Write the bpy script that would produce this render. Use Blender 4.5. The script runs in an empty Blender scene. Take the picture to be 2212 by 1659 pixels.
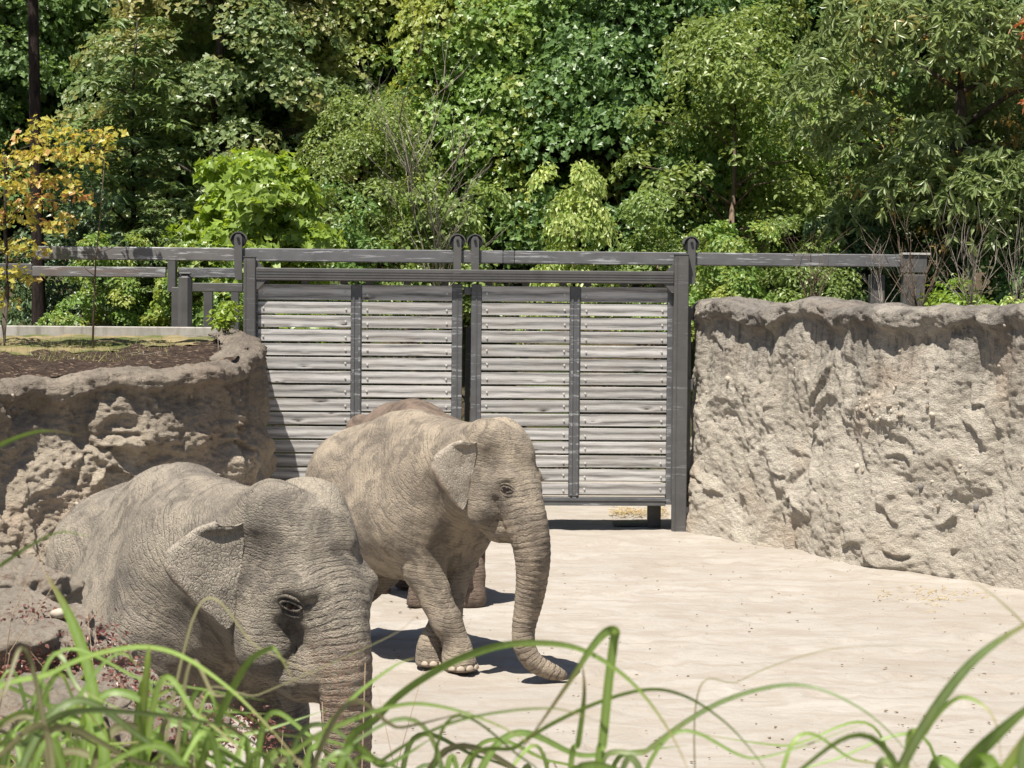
import bpy, bmesh, math, random
import numpy as np
from mathutils import Vector, Matrix

S = bpy.context.scene
C = S.collection
R = math.radians

# ------------------------------------------------------------ camera
CAM_H = 3.1                      # eye height above the sand
FPX, CX, CY = 4301.0, 1106.0, 829.5   # 70 mm lens measured on a 2212 x 1659 print
PITCH, ROLL = math.atan(128.5 / FPX), R(0.47)
_f = Vector((0, math.cos(PITCH), -math.sin(PITCH)))
_r0 = Vector((1, 0, 0)); _u0 = Vector((0, math.sin(PITCH), math.cos(PITCH)))
_r = _r0 * math.cos(ROLL) + _u0 * math.sin(ROLL)
_u = -_r0 * math.sin(ROLL) + _u0 * math.cos(ROLL)
cam_d = bpy.data.cameras.new('camera'); cam = bpy.data.objects.new('camera', cam_d); C.objects.link(cam)
cam.matrix_world = Matrix(((_r.x, _u.x, -_f.x, 0), (_r.y, _u.y, -_f.y, 0), (_r.z, _u.z, -_f.z, CAM_H), (0, 0, 0, 1)))
cam_d.sensor_width = 36; cam_d.lens = 70; cam_d.clip_start = 0.1; cam_d.clip_end = 600
cam_d.dof.use_dof = True; cam_d.dof.focus_distance = 17.0; cam_d.dof.aperture_fstop = 12.5
S.camera = cam

# ------------------------------------------------------------ daylight
SUN = Vector((-0.20, -0.36, 0.911)).normalized()      # towards the sun
w = bpy.data.worlds.new('World'); S.world = w; w.use_nodes = True
nt = w.node_tree; bg = nt.nodes['Background']
sky = nt.nodes.new('ShaderNodeTexSky'); sky.sky_type = 'NISHITA'; sky.sun_disc = False
sky.sun_elevation = math.asin(SUN.z); sky.sun_rotation = math.atan2(SUN.x, SUN.y)
nt.links.new(sky.outputs[0], bg.inputs[0]); bg.inputs[1].default_value = 0.05
sun_d = bpy.data.lights.new('sun', 'SUN'); sun_d.energy = 5.0; sun_d.angle = R(0.5); sun_d.color = (1.0, 0.94, 0.85)
sun = bpy.data.objects.new('sun', sun_d); C.objects.link(sun)
sun.rotation_euler = SUN.to_track_quat('Z', 'Y').to_euler()
S.view_settings.view_transform = 'Standard'; S.view_settings.look = 'None'
S.view_settings.exposure = 0.86; S.view_settings.gamma = 1.0
S.cycles.max_bounces = 6; S.cycles.transparent_max_bounces = 8

def at(x, y, d):
    """a point seen at print pixel x, y that stands d metres away"""
    v = _f + _r * ((x - CX) / FPX) + _u * ((CY - y) / FPX)
    v = v * (d / v.y)
    return Vector((v.x, v.y, v.z + CAM_H))

def on_ground(x, y, z=0.0):
    v = _f + _r * ((x - CX) / FPX) + _u * ((CY - y) / FPX)
    t = (z - CAM_H) / v.z
    return Vector((v.x * t, v.y * t, z))
# ------------------------------------------------------------ helpers
rnd = random.Random(7)
def tag(o, label=None, cat=None, group=None, kind=None):
    if label: o['label'] = label
    if cat: o['category'] = cat
    if group: o['group'] = group
    if kind: o['kind'] = kind
    return o
def empty(name, loc=(0, 0, 0), rz=0.0, label=None, cat=None, group=None):
    o = bpy.data.objects.new(name, None); C.objects.link(o)
    o.location = loc; o.rotation_euler = (0, 0, rz); o.empty_display_size = 0.2
    return tag(o, label, cat, group)
def link(name, me, m=None, parent=None, loc=None, rot=None, scale=None):
    o = bpy.data.objects.new(name, me); C.objects.link(o)
    if m is not None and not me.materials: me.materials.append(m)
    if parent: o.parent = parent
    if loc is not None: o.location = loc
    if rot is not None: o.rotation_euler = rot
    if scale is not None: o.scale = scale
    return o
def mesh_np(name, V, F, smooth=True):
    """V (n,3); F list of (m,k) int arrays, one for each polygon size"""
    me = bpy.data.meshes.new(name)
    V = np.asarray(V, np.float32)
    if not isinstance(F, list): F = [F]
    F = [np.asarray(f, np.int32) for f in F if len(f)]
    nl = sum(f.size for f in F); npoly = sum(len(f) for f in F)
    me.vertices.add(len(V)); me.vertices.foreach_set('co', V.ravel())
    me.loops.add(nl); me.loops.foreach_set('vertex_index', np.concatenate([f.ravel() for f in F]))
    me.polygons.add(npoly)
    tot = np.concatenate([np.full(len(f), f.shape[1], np.int32) for f in F])
    st = np.concatenate([[0], np.cumsum(tot)[:-1]]).astype(np.int32)
    me.polygons.foreach_set('loop_start', st)
    me.polygons.foreach_set('use_smooth', np.full(npoly, smooth, bool))
    me.update(calc_edges=True); me.validate()
    return me
def vattr(me, name, arr, typ='FLOAT_VECTOR'):
    a = me.attributes.new(name, typ, 'POINT')
    a.data.foreach_set('vector' if typ == 'FLOAT_VECTOR' else 'value', np.asarray(arr, np.float32).ravel())

class MB:
    """collects boxes, tubes and prisms into one mesh"""
    def __init__(s): s.bm = bmesh.new()
    def box(s, c, d, rot=None, bev=0.0):
        M = Matrix.Translation(c) @ (rot.to_matrix().to_4x4() if rot else Matrix()) @ Matrix.Diagonal((*d, 1))
        r = bmesh.ops.create_cube(s.bm, size=1, matrix=M)
        if bev:
            es = list({e for v in r['verts'] for e in v.link_edges})
            bmesh.ops.bevel(s.bm, geom=es, offset=bev, segments=1, affect='EDGES')
        return s
    def cyl(s, a, b, r1, r2=None, n=12, caps=True):
        a, b = Vector(a), Vector(b); d = b - a
        q = d.to_track_quat('Z', 'Y')
        M = Matrix.Translation((a + b) / 2) @ q.to_matrix().to_4x4()
        bmesh.ops.create_cone(s.bm, cap_ends=caps, segments=n, radius1=r1, radius2=r1 if r2 is None else r2, depth=d.length, matrix=M)
        return s
    def tube(s, pts, rad, n=6):
        pts = [Vector(p) for p in pts]; rings = []
        for i, p in enumerate(pts):
            t = (pts[min(i + 1, len(pts) - 1)] - pts[max(i - 1, 0)]).normalized()
            q = t.to_track_quat('Z', 'Y'); r = rad[i] if hasattr(rad, '__len__') else rad
            rings.append([s.bm.verts.new(p + q @ Vector((math.cos(2 * math.pi * k / n) * r, math.sin(2 * math.pi * k / n) * r, 0))) for k in range(n)])
        for a, b in zip(rings, rings[1:]):
            for k in range(n):
                f = s.bm.faces.new((a[k], a[(k + 1) % n], b[(k + 1) % n], b[k])); f.smooth = True
        s.bm.faces.new(rings[0][::-1]); s.bm.faces.new(rings[-1])
        return s
    def prism(s, poly, y0, y1):
        """polygon in x, z extruded from y0 to y1"""
        a = [s.bm.verts.new((x, y0, z)) for x, z in poly]; b = [s.bm.verts.new((x, y1, z)) for x, z in poly]
        n = len(poly); s.bm.faces.new(a); s.bm.faces.new(b[::-1])
        for k in range(n): s.bm.faces.new((a[k], b[k], b[(k + 1) % n], a[(k + 1) % n]))
        return s
    def me(s, name='m'):
        bmesh.ops.recalc_face_normals(s.bm, faces=s.bm.faces)
        me = bpy.data.meshes.new(name); s.bm.to_mesh(me); s.bm.free(); return me
    def build(s, name, m, parent=None, **k): return link(name, s.me(name), m, parent, **k)

# ---- vectorised gradient noise
def _hash(ix, iy, iz, seed):
    h = (ix.astype(np.int64) * 374761393 + iy.astype(np.int64) * 668265263 + iz.astype(np.int64) * 2147483647 + seed * 1274126177) & 0xffffffff
    h = ((h ^ (h >> 13)) * 1274126177) & 0xffffffff
    return (h ^ (h >> 16)) & 0xffffffff
def pnoise(P, seed=0):
    P = np.asarray(P, np.float64); i = np.floor(P).astype(np.int64); f = P - i
    u = f * f * f * (f * (f * 6 - 15) + 10); out = 0
    for dx in (0, 1):
        for dy in (0, 1):
            for dz in (0, 1):
                h = _hash(i[:, 0] + dx, i[:, 1] + dy, i[:, 2] + dz, seed)
                gx = (h & 255) / 127.5 - 1; gy = ((h >> 8) & 255) / 127.5 - 1; gz = ((h >> 16) & 255) / 127.5 - 1
                g = gx * (f[:, 0] - dx) + gy * (f[:, 1] - dy) + gz * (f[:, 2] - dz)
                wx = u[:, 0] if dx else 1 - u[:, 0]; wy = u[:, 1] if dy else 1 - u[:, 1]; wz = u[:, 2] if dz else 1 - u[:, 2]
                out = out + g * wx * wy * wz
    return out
def fbm(P, oct=4, seed=0, gain=0.5, ridged=False):
    a, s, t = 1.0, 0, np.asarray(P, np.float64)
    for o in range(oct):
        n = pnoise(t, seed + o * 17)
        s = s + a * ((0.5 - np.abs(n) * 1.6) if ridged else n); a *= gain; t = t * 2.03 + 11.7
    return s
def sstep(a, b, x): t = np.clip((x - a) / (b - a), 0, 1); return t * t * (3 - 2 * t)
def grid_faces(nu, nv):
    i = np.arange(nu - 1)[:, None] * nv + np.arange(nv - 1)[None, :]
    i = i.ravel(); return np.stack([i, i + nv, i + nv + 1, i + 1], 1)

# ---- materials
class NT:
    """small node-graph writer"""
    def __init__(s, name):
        s.m = bpy.data.materials.new(name); s.m.use_nodes = True; s.t = s.m.node_tree
        s.b = s.t.nodes['Principled BSDF']; s.b.inputs['Specular IOR Level'].default_value = 0.25
    def n(s, typ, ins=None, **kw):
        nd = s.t.nodes.new('ShaderNode' + typ)
        for k, v in kw.items(): setattr(nd, k, v)
        for k, v in (ins or {}).items():
            if isinstance(v, bpy.types.NodeSocket): s.t.links.new(v, nd.inputs[k])
            else: nd.inputs[k].default_value = v
        return nd
    def pos(s, kind='Object'): return s.n('TexCoord').outputs[kind]
    def attr(s, name, out='Vector'): return s.n('Attribute', attribute_name=name).outputs[out]
    def scale(s, v, sc): return s.n('Mapping', {'Vector': v, 'Scale': sc}).outputs[0]
    def noise(s, v, scale, detail=4, rough=0.6, dist=0.0, w=None):
        nd = s.n('TexNoise', {'Vector': v, 'Scale': scale, 'Detail': detail, 'Roughness': rough, 'Distortion': dist}, noise_dimensions='4D' if w is not None else '3D')
        if w is not None: s.t.links.new(w, nd.inputs['W'])
        return nd.outputs[0]
    def vor(s, v, scale, feature='F1', out=0, rnd=1.0): return s.n('TexVoronoi', {'Vector': v, 'Scale': scale, 'Randomness': rnd}, feature=feature).outputs[out]
    def ramp(s, f, stops, interp='LINEAR'):
        nd = s.n('ValToRGB', {'Fac': f}); cr = nd.color_ramp; cr.interpolation = interp
        while len(cr.elements) < len(stops): cr.elements.new(0.5)
        for e, (p, c) in zip(cr.elements, stops):
            e.position = p; e.color = (*c, 1) if hasattr(c, '__len__') else (c, c, c, 1)
        return nd.outputs[0]
    def math(s, op, a, b=0.5, c=None):
        nd = s.n('Math', {0: a, 1: b}, operation=op)
        if c is not None: nd.inputs[2].default_value = c
        return nd.outputs[0]
    def mix(s, f, a, b, mode='MIX'):
        nd = s.n('Mix', {0: f}, data_type='RGBA', blend_type=mode)
        for k, v in ((6, a), (7, b)):
            if isinstance(v, bpy.types.NodeSocket): s.t.links.new(v, nd.inputs[k])
            else: nd.inputs[k].default_value = (*v, 1) if len(v) == 3 else v
        return nd.outputs[2]
    def hsv(s, c, h=0.5, sa=1.0, v=1.0):
        nd = s.n('HueSaturation', {'Color': c})
        for k, x in (('Hue', h), ('Saturation', sa), ('Value', v)):
            if isinstance(x, bpy.types.NodeSocket): s.t.links.new(x, nd.inputs[k])
            else: nd.inputs[k].default_value = x
        return nd.outputs[0]
    def bump(s, h, strength=0.5, dist=0.01, normal=None):
        nd = s.n('Bump', {'Height': h, 'Strength': strength, 'Distance': dist})
        if normal is not None: s.t.links.new(normal, nd.inputs['Normal'])
        return nd.outputs[0]
    def out(s, color=None, rough=None, normal=None, metallic=None, spec=None):
        for k, v in (('Base Color', color), ('Roughness', rough), ('Normal', normal), ('Metallic', metallic), ('Specular IOR Level', spec)):
            if v is None: continue
            if isinstance(v, bpy.types.NodeSocket): s.t.links.new(v, s.b.inputs[k])
            else: s.b.inputs[k].default_value = (*v, 1) if hasattr(v, '__len__') and len(v) == 3 else v
        return s.m

def plain(name, col, rough=0.6, noise=0.0, spec=0.25, ns=20):
    g = NT(name)
    c = col if not noise else g.mix(g.ramp(g.noise(g.pos(), ns, 4), [(0.3, 0.0), (0.7, 1.0)]), tuple(x * (1 - noise) for x in col), tuple(min(1, x * (1 + noise)) for x in col))
    return g.out(c, rough, spec=spec)

# ------------------------------------------------------------ the setting
def sand_material():
    g = NT('dusty_sand'); p = g.pos()
    big = g.noise(p, 0.35, 4, 0.6, 0.5); st = g.scale(p, (0.9, 1.6, 1.0))
    streak = g.noise(st, 1.6, 6, 0.68, 0.8); fine = g.noise(p, 55.0, 4, 0.7)
    c = g.mix(g.ramp(big, [(0.36, 0.0), (0.66, 1.0)]), (0.320, 0.292, 0.256), (0.370, 0.342, 0.306))
    c = g.mix(g.ramp(streak, [(0.40, 0.55), (0.58, 0.0)]), c, (0.265, 0.225, 0.183))
    damp = g.ramp(g.noise(g.scale(p, (0.5, 1.2, 1)), 0.9, 5, 0.65, 1.2), [(0.60, 0.0), (0.70, 0.5)])
    c = g.mix(damp, c, (0.275, 0.23, 0.185))
    grit = g.ramp(g.noise(p, 24.0, 3, 0.7), [(0.66, 0.0), (0.72, 0.55)])
    c = g.mix(grit, c, (0.22, 0.175, 0.13))
    c = g.mix(0.3, c, g.ramp(fine, [(0.3, 0.75), (0.6, 1.0)]), 'MULTIPLY')
    h = g.math('ADD', g.math('MULTIPLY', streak, 1.0), g.math('ADD', g.math('MULTIPLY', g.noise(p, 9.0, 5, 0.65), 0.6), g.math('MULTIPLY', fine, 0.10)))
    return g.out(c, 0.95, g.bump(h, 0.55, 0.06), spec=0.1)
def soil_material(name, a, b, cover=None):
    g = NT(name); p = g.pos(); n = g.noise(p, 6.0, 6, 0.7)
    c = g.mix(g.ramp(n, [(0.3, 0.0), (0.7, 1.0)]), a, b)
    if cover: c = g.mix(g.ramp(g.noise(p, 1.3, 4, 0.6), [(0.42, 0.0), (0.6, 1.0)]), c, cover)
    return g.out(c, 0.95, g.bump(g.noise(p, 25.0, 6, 0.7), 0.8, 0.05), spec=0.1)
def mulch_material():
    g = NT('bark_mulch'); p = g.scale(g.pos(), (1, 1, 1))
    v = g.n('TexVoronoi', {'Vector': g.scale(p, (0.5, 1, 1)), 'Scale': 34.0}); cell = v.outputs['Color']
    c = g.mix(g.n('SeparateColor', {0: cell}).outputs[0], (0.028, 0.020, 0.016), (0.078, 0.055, 0.043))
    c = g.mix(g.ramp(g.n('SeparateColor', {0: cell}).outputs[1], [(0.90, 0.0), (0.93, 0.8)]), c, (0.26, 0.19, 0.13))
    return g.out(c, 0.95, g.bump(g.math('ADD', v.outputs['Distance'], g.noise(p, 60, 3)), 1.0, 0.03), spec=0.1)
M_SAND = sand_material()

# yard floor: near patch with real undulation, then one big sheet
rg = np.random.default_rng(11)
def ground_h(X, Y):
    P = np.stack([X, Y, 0 * X], -1).reshape(-1, 3)
    hgt = fbm(P * [0.5, 0.9, 1], 4, 2) * 0.035 + fbm(P * [2.2, 3.4, 1], 4, 8) * 0.016 + np.maximum(fbm(P * [4.5, 7, 1], 3, 31, ridged=True), 0) * 0.012
    rr_ = np.random.default_rng(77); Xf, Yf = P[:, 0], P[:, 1]
    for k in range(150):                                   # round elephant prints with a pushed-up rim
        fx_, fy_ = rr_.uniform(-2.5, 6.5), rr_.uniform(12.5, 29); d_ = np.hypot(Xf - fx_, Yf - fy_) / rr_.uniform(0.17, 0.26)
        hgt = hgt - 0.024 * sstep(1.0, 0.55, d_) + 0.017 * np.exp(-((d_ - 1.15) / 0.25) ** 2)
    return (hgt - 0.012).reshape(X.shape)
ys = np.concatenate([np.linspace(5.0, 24, 250), np.linspace(24.06, 36, 80)]); xs = np.linspace(-9.5, 9.5, 250)
X, Y = np.meshgrid(xs, ys, indexing='ij'); Z = ground_h(X, Y)
ed = np.minimum(1, np.minimum(np.minimum(9.5 - np.abs(X), Y - 5.0), 36 - Y) / 0.6); Z = Z * ed
me = mesh_np('ground', np.stack([X, Y, Z], -1).reshape(-1, 3), grid_faces(len(xs), len(ys)))
tag(link('ground', me, M_SAND), kind='structure')
# the sheet beyond it
def ring(x0, x1, y0, y1, X0, X1, Y0, Y1, z):
    V = [(x0, y0, z), (x1, y0, z), (x1, y1, z), (x0, y1, z), (X0, Y0, z), (X1, Y0, z), (X1, Y1, z), (X0, Y1, z)]
    return V, np.array([[4, 5, 1, 0], [5, 6, 2, 1], [6, 7, 3, 2], [7, 4, 0, 3]])
V, F = ring(-9.5, 9.5, 5.0, 36, -250, 250, -120, 420, 0.0)
tag(link('ground_beyond', mesh_np('ground_beyond', V, F, False), M_SAND), kind='structure')

# raised woodland floor behind the walls, rising to a hillside
M_SOIL = soil_material('forest_floor', (0.045, 0.034, 0.024), (0.11, 0.085, 0.055), (0.05, 0.07, 0.025))
def terr_z(X, Y):
    g_ = sstep(31.5, 33.5, Y)
    far = np.clip((Y - 40) / 60, 0, 1)
    z = 2.86 + far * 13.0
    # the cutting through the gate: a sand road at yard level between the banks
    road = sstep(4.6, 3.0, np.abs(X + 0.2)) * sstep(44, 39, Y)
    z = z * (1 - road) - 0.3 * road
    P = np.stack([X, Y, 0 * X], -1).reshape(-1, 3)
    return z + (fbm(P * 0.4, 3, 4).reshape(X.shape) * 0.25) * (1 - road) * np.clip((Y - 33) / 6, 0, 1)
xs = np.linspace(-60, 60, 160); xs = np.sign(xs) * np.abs(xs) ** 1.3 / 60 ** 0.3
ys = np.concatenate([np.linspace(31.2, 46, 60), np.linspace(47, 160, 40)])
X, Y = np.meshgrid(xs, ys, indexing='ij'); Z = terr_z(X, Y); Z[:, 0] = -0.4; Y[:, 1] = Y[:, 0] + 0.05
me = mesh_np('hillside', np.stack([X, Y, Z], -1).reshape(-1, 3), grid_faces(len(xs), len(ys)))
tag(link('hillside', me, M_SOIL), kind='structure')
def tz(x, y): return float(terr_z(np.array([[x]]), np.array([[y]]))[0, 0])

# viewers' side: planted bank in front of the camera
M_BANK = soil_material('planted_bank_soil', (0.16, 0.115, 0.08), (0.34, 0.26, 0.19), (0.16, 0.17, 0.07))
def bank_edge(X): return 7.0 + 2.2 * sstep(-0.7, -2.6, X) + 0.6 * sstep(-2.0, -4.0, X)
def bank_z(X, Y):
    e = bank_edge(X); P = np.stack([X, Y, 0 * X], -1).reshape(-1, 3)
    top = 1.32 + 0.30 * sstep(-1.0, -2.6, X) * sstep(4.5, 7.5, Y) + fbm(P * 0.9, 4, 14).reshape(X.shape) * 0.10
    return top * sstep(e + 0.25, e - 0.25, Y) - 0.25 * sstep(e, e + 0.3, Y)
xs = np.linspace(-14, 14, 190); ys = np.concatenate([np.linspace(-8, 3, 15), np.linspace(3.1, 10.6, 90)])
X, Y = np.meshgrid(xs, ys, indexing='ij'); Z = bank_z(X, Y)
me = mesh_np('planted_bank', np.stack([X, Y, Z], -1).reshape(-1, 3), grid_faces(len(xs), len(ys)))
tag(link('planted_bank', me, M_BANK), kind='structure')
def bz(x, y): return float(bank_z(np.array([[x]]), np.array([[y]]))[0, 0])
# ------------------------------------------------------------ sculpted rock walls
def rock_material(name, tan, light, stain, zs, pink=(0.40, 0.31, 0.235)):
    g = NT(name); p = g.pos(); z = g.n('SeparateXYZ', {0: p}).outputs[2]
    big = g.noise(p, 1.2, 5, 0.6, 0.6)
    c = g.mix(g.ramp(big, [(0.35, 0.0), (0.65, 1.0)]), tan, light)
    c = g.mix(g.ramp(g.noise(p, 0.9, 3, 0.5), [(0.56, 0.0), (0.72, 0.7)]), c, pink)
    # weather stain: dark crust that comes down from the rim in tongues
    run = g.noise(g.scale(p, (1.5, 1.5, 0.35)), 1.1, 5, 0.62, 0.4)
    zz = g.math('ADD', z, g.math('MULTIPLY', g.math('SUBTRACT', run, 0.5), 2.6))
    c = g.mix(g.ramp(g.math('DIVIDE', g.math('SUBTRACT', zz, zs[0]), zs[1] - zs[0]), [(0.0, 0.0), (1.0, 0.9)]), c, stain)
    streak = g.ramp(g.noise(g.scale(p, (1, 1, 0.07)), 11.0, 4, 0.6), [(0.50, 0.0), (0.64, 0.5)])
    c = g.mix(g.math('MULTIPLY', streak, g.ramp(g.math('DIVIDE', z, 3.4), [(0.35, 0.0), (0.85, 1.0)])), c, tuple(x * 0.6 for x in stain))
    grit = g.noise(p, 60.0, 4, 0.75)
    c = g.mix(0.55, c, g.ramp(grit, [(0.32, 0.5), (0.6, 1.15)]), 'MULTIPLY')
    pits = g.vor(g.n('VectorMath', {0: g.scale(p, (1, 1, 1.4)), 1: g.n('VectorMath', {0: g.n('TexNoise', {'Vector': p, 'Scale': 8.0}).outputs['Color'], 3: 0.25}, operation='SCALE').outputs[0]}, operation='ADD').outputs[0], 22.0)
    h = g.math('ADD', g.math('MULTIPLY', g.noise(g.scale(p, (1, 1, 1.9)), 14.0, 7, 0.72, 0.5), 1.5), g.math('ADD', g.math('MULTIPLY', grit, 0.45), g.math('MULTIPLY', pits, 0.35)))
    return g.out(c, 0.95, g.bump(h, 0.8, 0.045), spec=0.1)

PEB = None
def pebble_mesh():
    mb = MB(); bmesh.ops.create_icosphere(mb.bm, subdivisions=2, radius=1)
    for v in mb.bm.verts:
        n = pnoise(np.array([[v.co.x * 1.3, v.co.y * 1.3, v.co.z * 1.3]]), 3)[0]; v.co *= 1 + 0.35 * n
    for f in mb.bm.faces: f.smooth = True
    return mb.me('pebble')

def relief(P, seed, amp=1.0):
    """shotcrete relief (outwards positive) at wall-space points (u, 0, z)"""
    w1 = np.stack([fbm(P * 0.8, 3, seed + 40), 0 * P[:, 0], fbm(P * 0.8 + 7, 3, seed + 41)], 1)
    Q = P + w1 * 0.55
    big = fbm(Q * 0.75, 3, seed) * 0.42
    led = fbm(Q * [1.5, 1, 1.0] + 3, 4, seed + 3, ridged=True) * 0.13
    # slanting ledges: broken stair-steps
    t = Q[:, 2] * 1.7 + Q[:, 0] * 0.55 + fbm(Q * 1.3, 3, seed + 9) * 1.3
    fr = t - np.floor(t); step = (sstep(0.0, 0.12, fr) - fr) * 0.17 * sstep(0.0, 0.35, fbm(Q * 1.1 + 19, 2, seed + 5))
    mid = fbm(Q * 4.2, 4, seed + 20) * 0.075; fine = fbm(P * [10, 1, 16], 4, seed + 21, 0.62) * 0.046
    lump = np.maximum(fbm(P * [6, 1, 8], 3, seed + 61, ridged=True), 0) * 0.03
    return amp * (big + led + step + mid + fine + lump)

def rock_wall(name, label, path, zbase, ztop, nv, seed, mat, lip=0.16, lipw=0.30, amp=1.0, back=0.9, batter=0.12, pebbles=0, top_drop=0.06, zend=None):
    """path: plan points (front line, left to right); the face looks to the left-hand normal's opposite side (towards the viewer)"""
    pts = np.array(path, float); seg = np.linalg.norm(np.diff(pts[:, :2], axis=0), axis=1); s = np.concatenate([[0], np.cumsum(seg)])
    nu = int(s[-1] / 0.028); su = np.linspace(0, s[-1], nu)
    # smooth curve through the path
    k = 36
    cx = np.interp(su, s, pts[:, 0]); cy = np.interp(su, s, pts[:, 1]); zt = np.interp(su, s, pts[:, 2] if pts.shape[1] > 2 else np.full(len(pts), ztop))
    ker = np.hanning(k); ker /= ker.sum()
    def sm(a): return np.convolve(np.pad(a, (k, k), mode='reflect', reflect_type='odd'), ker, 'same')[k:-k]
    cx, cy, zt = sm(cx), sm(cy), sm(zt)
    tx, ty = np.gradient(cx), np.gradient(cy); ln = np.hypot(tx, ty); nx, ny = ty / ln, -tx / ln       # normal to the right of travel = towards the viewer
    ztn = zt + fbm(np.stack([su * 0.9, 0 * su, 0 * su + seed], 1), 3, seed + 77) * 0.16
    V = np.zeros((nu, nv + 16, 3))
    v = np.linspace(0, 1, nv)
    Zr = zbase + (ztn[:, None] - zbase) * v[None, :]
    P = np.stack([np.repeat(su, nv), np.zeros(nu * nv), Zr.ravel()], 1)
    d = relief(P, seed, amp).reshape(nu, nv)
    fromtop = ztn[:, None] - Zr
    wob = fbm(np.stack([su * 1.6, 0 * su, 0 * su], 1), 3, seed + 88)[:, None] * 0.16
    lw = lipw + wob
    # rounded overhanging rim with hollows below it
    rim = sstep(lw + 0.04, lw - 0.05, fromtop)
    d = d * (1 - 0.72 * rim) + rim * lip * (0.6 + 0.6 * np.sqrt(np.clip(1 - (np.clip(fromtop / np.maximum(lw, 0.05), 0, 1) * 2 - 1) ** 2, 0, 1)))
    hol = np.maximum(fbm(np.stack([su * 1.3, 0 * su, 0 * su + 5], 1), 3, seed + 99), -0.05)[:, None]
    d = d + rim * (fbm(P * [6, 1, 9], 4, seed + 31, 0.6).reshape(nu, nv) * 0.06 + fbm(P * [2.2, 1, 3], 3, seed + 32).reshape(nu, nv) * 0.07)
    d = d - 0.34 * np.clip(hol + 0.05, 0, 1) * np.exp(-((fromtop - lw - 0.17) / 0.15) ** 2)
    d = d + batter * (1 - v[None, :]) ** 2.2
    d = d - 0.10 * np.exp(-fromtop / 0.05)
    V[:, :nv, 0] = cx[:, None] + nx[:, None] * d; V[:, :nv, 1] = cy[:, None] + ny[:, None] * d; V[:, :nv, 2] = Zr
    # over the top and back
    for j in range(16):
        t = (j + 1) / 16
        off = d[:, -1] - t * back
        rough = fbm(np.stack([su * 5, 0 * su + j * 0.6, 0 * su], 1), 3, seed + 5) * 0.05
        V[:, nv + j, 0] = cx + nx * off; V[:, nv + j, 1] = cy + ny * off
        V[:, nv + j, 2] = ztn + 0.05 * math.sin(min(t * 5, 1) * math.pi / 2) - top_drop * t + rough
    me = mesh_np(name, V.reshape(-1, 3), grid_faces(nu, nv + 16)[:, ::-1])
    root = tag(link(name, me, mat), label, 'rock wall')
    # river stones set in the face
    global PEB
    if PEB is None: PEB = pebble_mesh()
    rr = np.random.default_rng(seed); n = 0
    cl = [(rr.uniform(0.05, 0.95) * s[-1], rr.uniform(0.25, 0.9)) for _ in range(7)]
    while n < pebbles:
        if rr.random() < 0.62: c0 = cl[rr.integers(len(cl))]; u_, v_ = c0[0] + rr.normal(0, 0.28), c0[1] + rr.normal(0, 0.05)
        else: u_, v_ = rr.uniform(0, s[-1]), rr.uniform(0.08, 0.95)
        if not (0.05 < u_ < s[-1] - 0.05 and 0.05 < v_ < 0.97): continue
        i, j = int(u_ / s[-1] * (nu - 1)), int(v_ * (nv - 1)); q = V[i, j]; r_ = rr.uniform(0.014, 0.032) * (1.7 if rr.random() < 0.12 else 1)
        o = link('pebble', PEB, M_PEB[0], root, loc=q + np.array([nx[i], ny[i], 0]) * r_ * 0.02, rot=tuple(rr.uniform(0, 6.28, 3)), scale=(r_ * rr.uniform(0.9, 1.5), r_ * rr.uniform(0.8, 1.1), r_ * rr.uniform(0.7, 1.0)))
        o.material_slots[0].link = 'OBJECT'; o.material_slots[0].material = M_PEB[rr.integers(len(M_PEB))]
        n += 1
    return root, V

M_PEB = [plain('pebble_cream', (0.40, 0.355, 0.29), 0.8, 0.25), plain('pebble_buff', (0.31, 0.265, 0.21), 0.8, 0.25), plain('pebble_tan', (0.28, 0.24, 0.19), 0.8, 0.25), plain('pebble_grey', (0.16, 0.15, 0.14), 0.7, 0.2)]
ROCK_R = rock_material('rock_tan', (0.40, 0.36, 0.298), (0.48, 0.438, 0.37), (0.105, 0.095, 0.090), (2.3, 3.9))
ROCK_L = rock_material('rock_brown', (0.31, 0.262, 0.205), (0.42, 0.362, 0.285), (0.125, 0.108, 0.094), (1.2, 3.3))

# right: from the gate post towards the viewer
gp = lambda x, y, z=0.0: on_ground(x, y, z)
rp = [(3.5, 33.5, 3.50), (3.0, 31.8, 3.48), (2.85, 30.2, 3.46)]
for x_, y_, z_ in ((1580, 1160, 3.45), (1720, 1182, 3.42), (1900, 1222, 3.38), (2100, 1248, 3.36), (2230, 1270, 3.34), (2420, 1300, 3.30), (2700, 1350, 3.30), (3200, 1440, 3.30), (3900, 1570, 3.3)):
    q_ = gp(x_, y_); rp.append((q_.x, q_.y, z_))
rock_wall('rock_wall', 'tan sculpted rock wall on the right with an overhanging dark rim', rp, -0.08, 3.4, 170, 3, ROCK_R, pebbles=190, lip=0.12, lipw=0.28, amp=0.42, back=1.6, batter=0.20, top_drop=0.2)
# left: planter wall that turns back beside the gate
def lp(x, y, d): q_ = at(x, y, d); return (q_.x, q_.y, q_.z)
lpth = [lp(-420, 835, 22.0), lp(-200, 832, 23.5), lp(0, 822, 25.0), lp(150, 812, 25.6), lp(300, 800, 26.0), lp(430, 800, 26.5), lp(505, 778, 27.4), lp(540, 752, 28.5), lp(530, 725, 29.7), lp(505, 712, 31.4)]
rock_wall('rock_wall', 'dark brown sculpted planter wall on the left holding a bark mulch bed', lpth, -0.1, 2.6, 140, 12, ROCK_L, pebbles=40, lip=0.16, lipw=0.26, amp=0.85, back=0.42, batter=0.55, top_drop=0.10)
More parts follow.
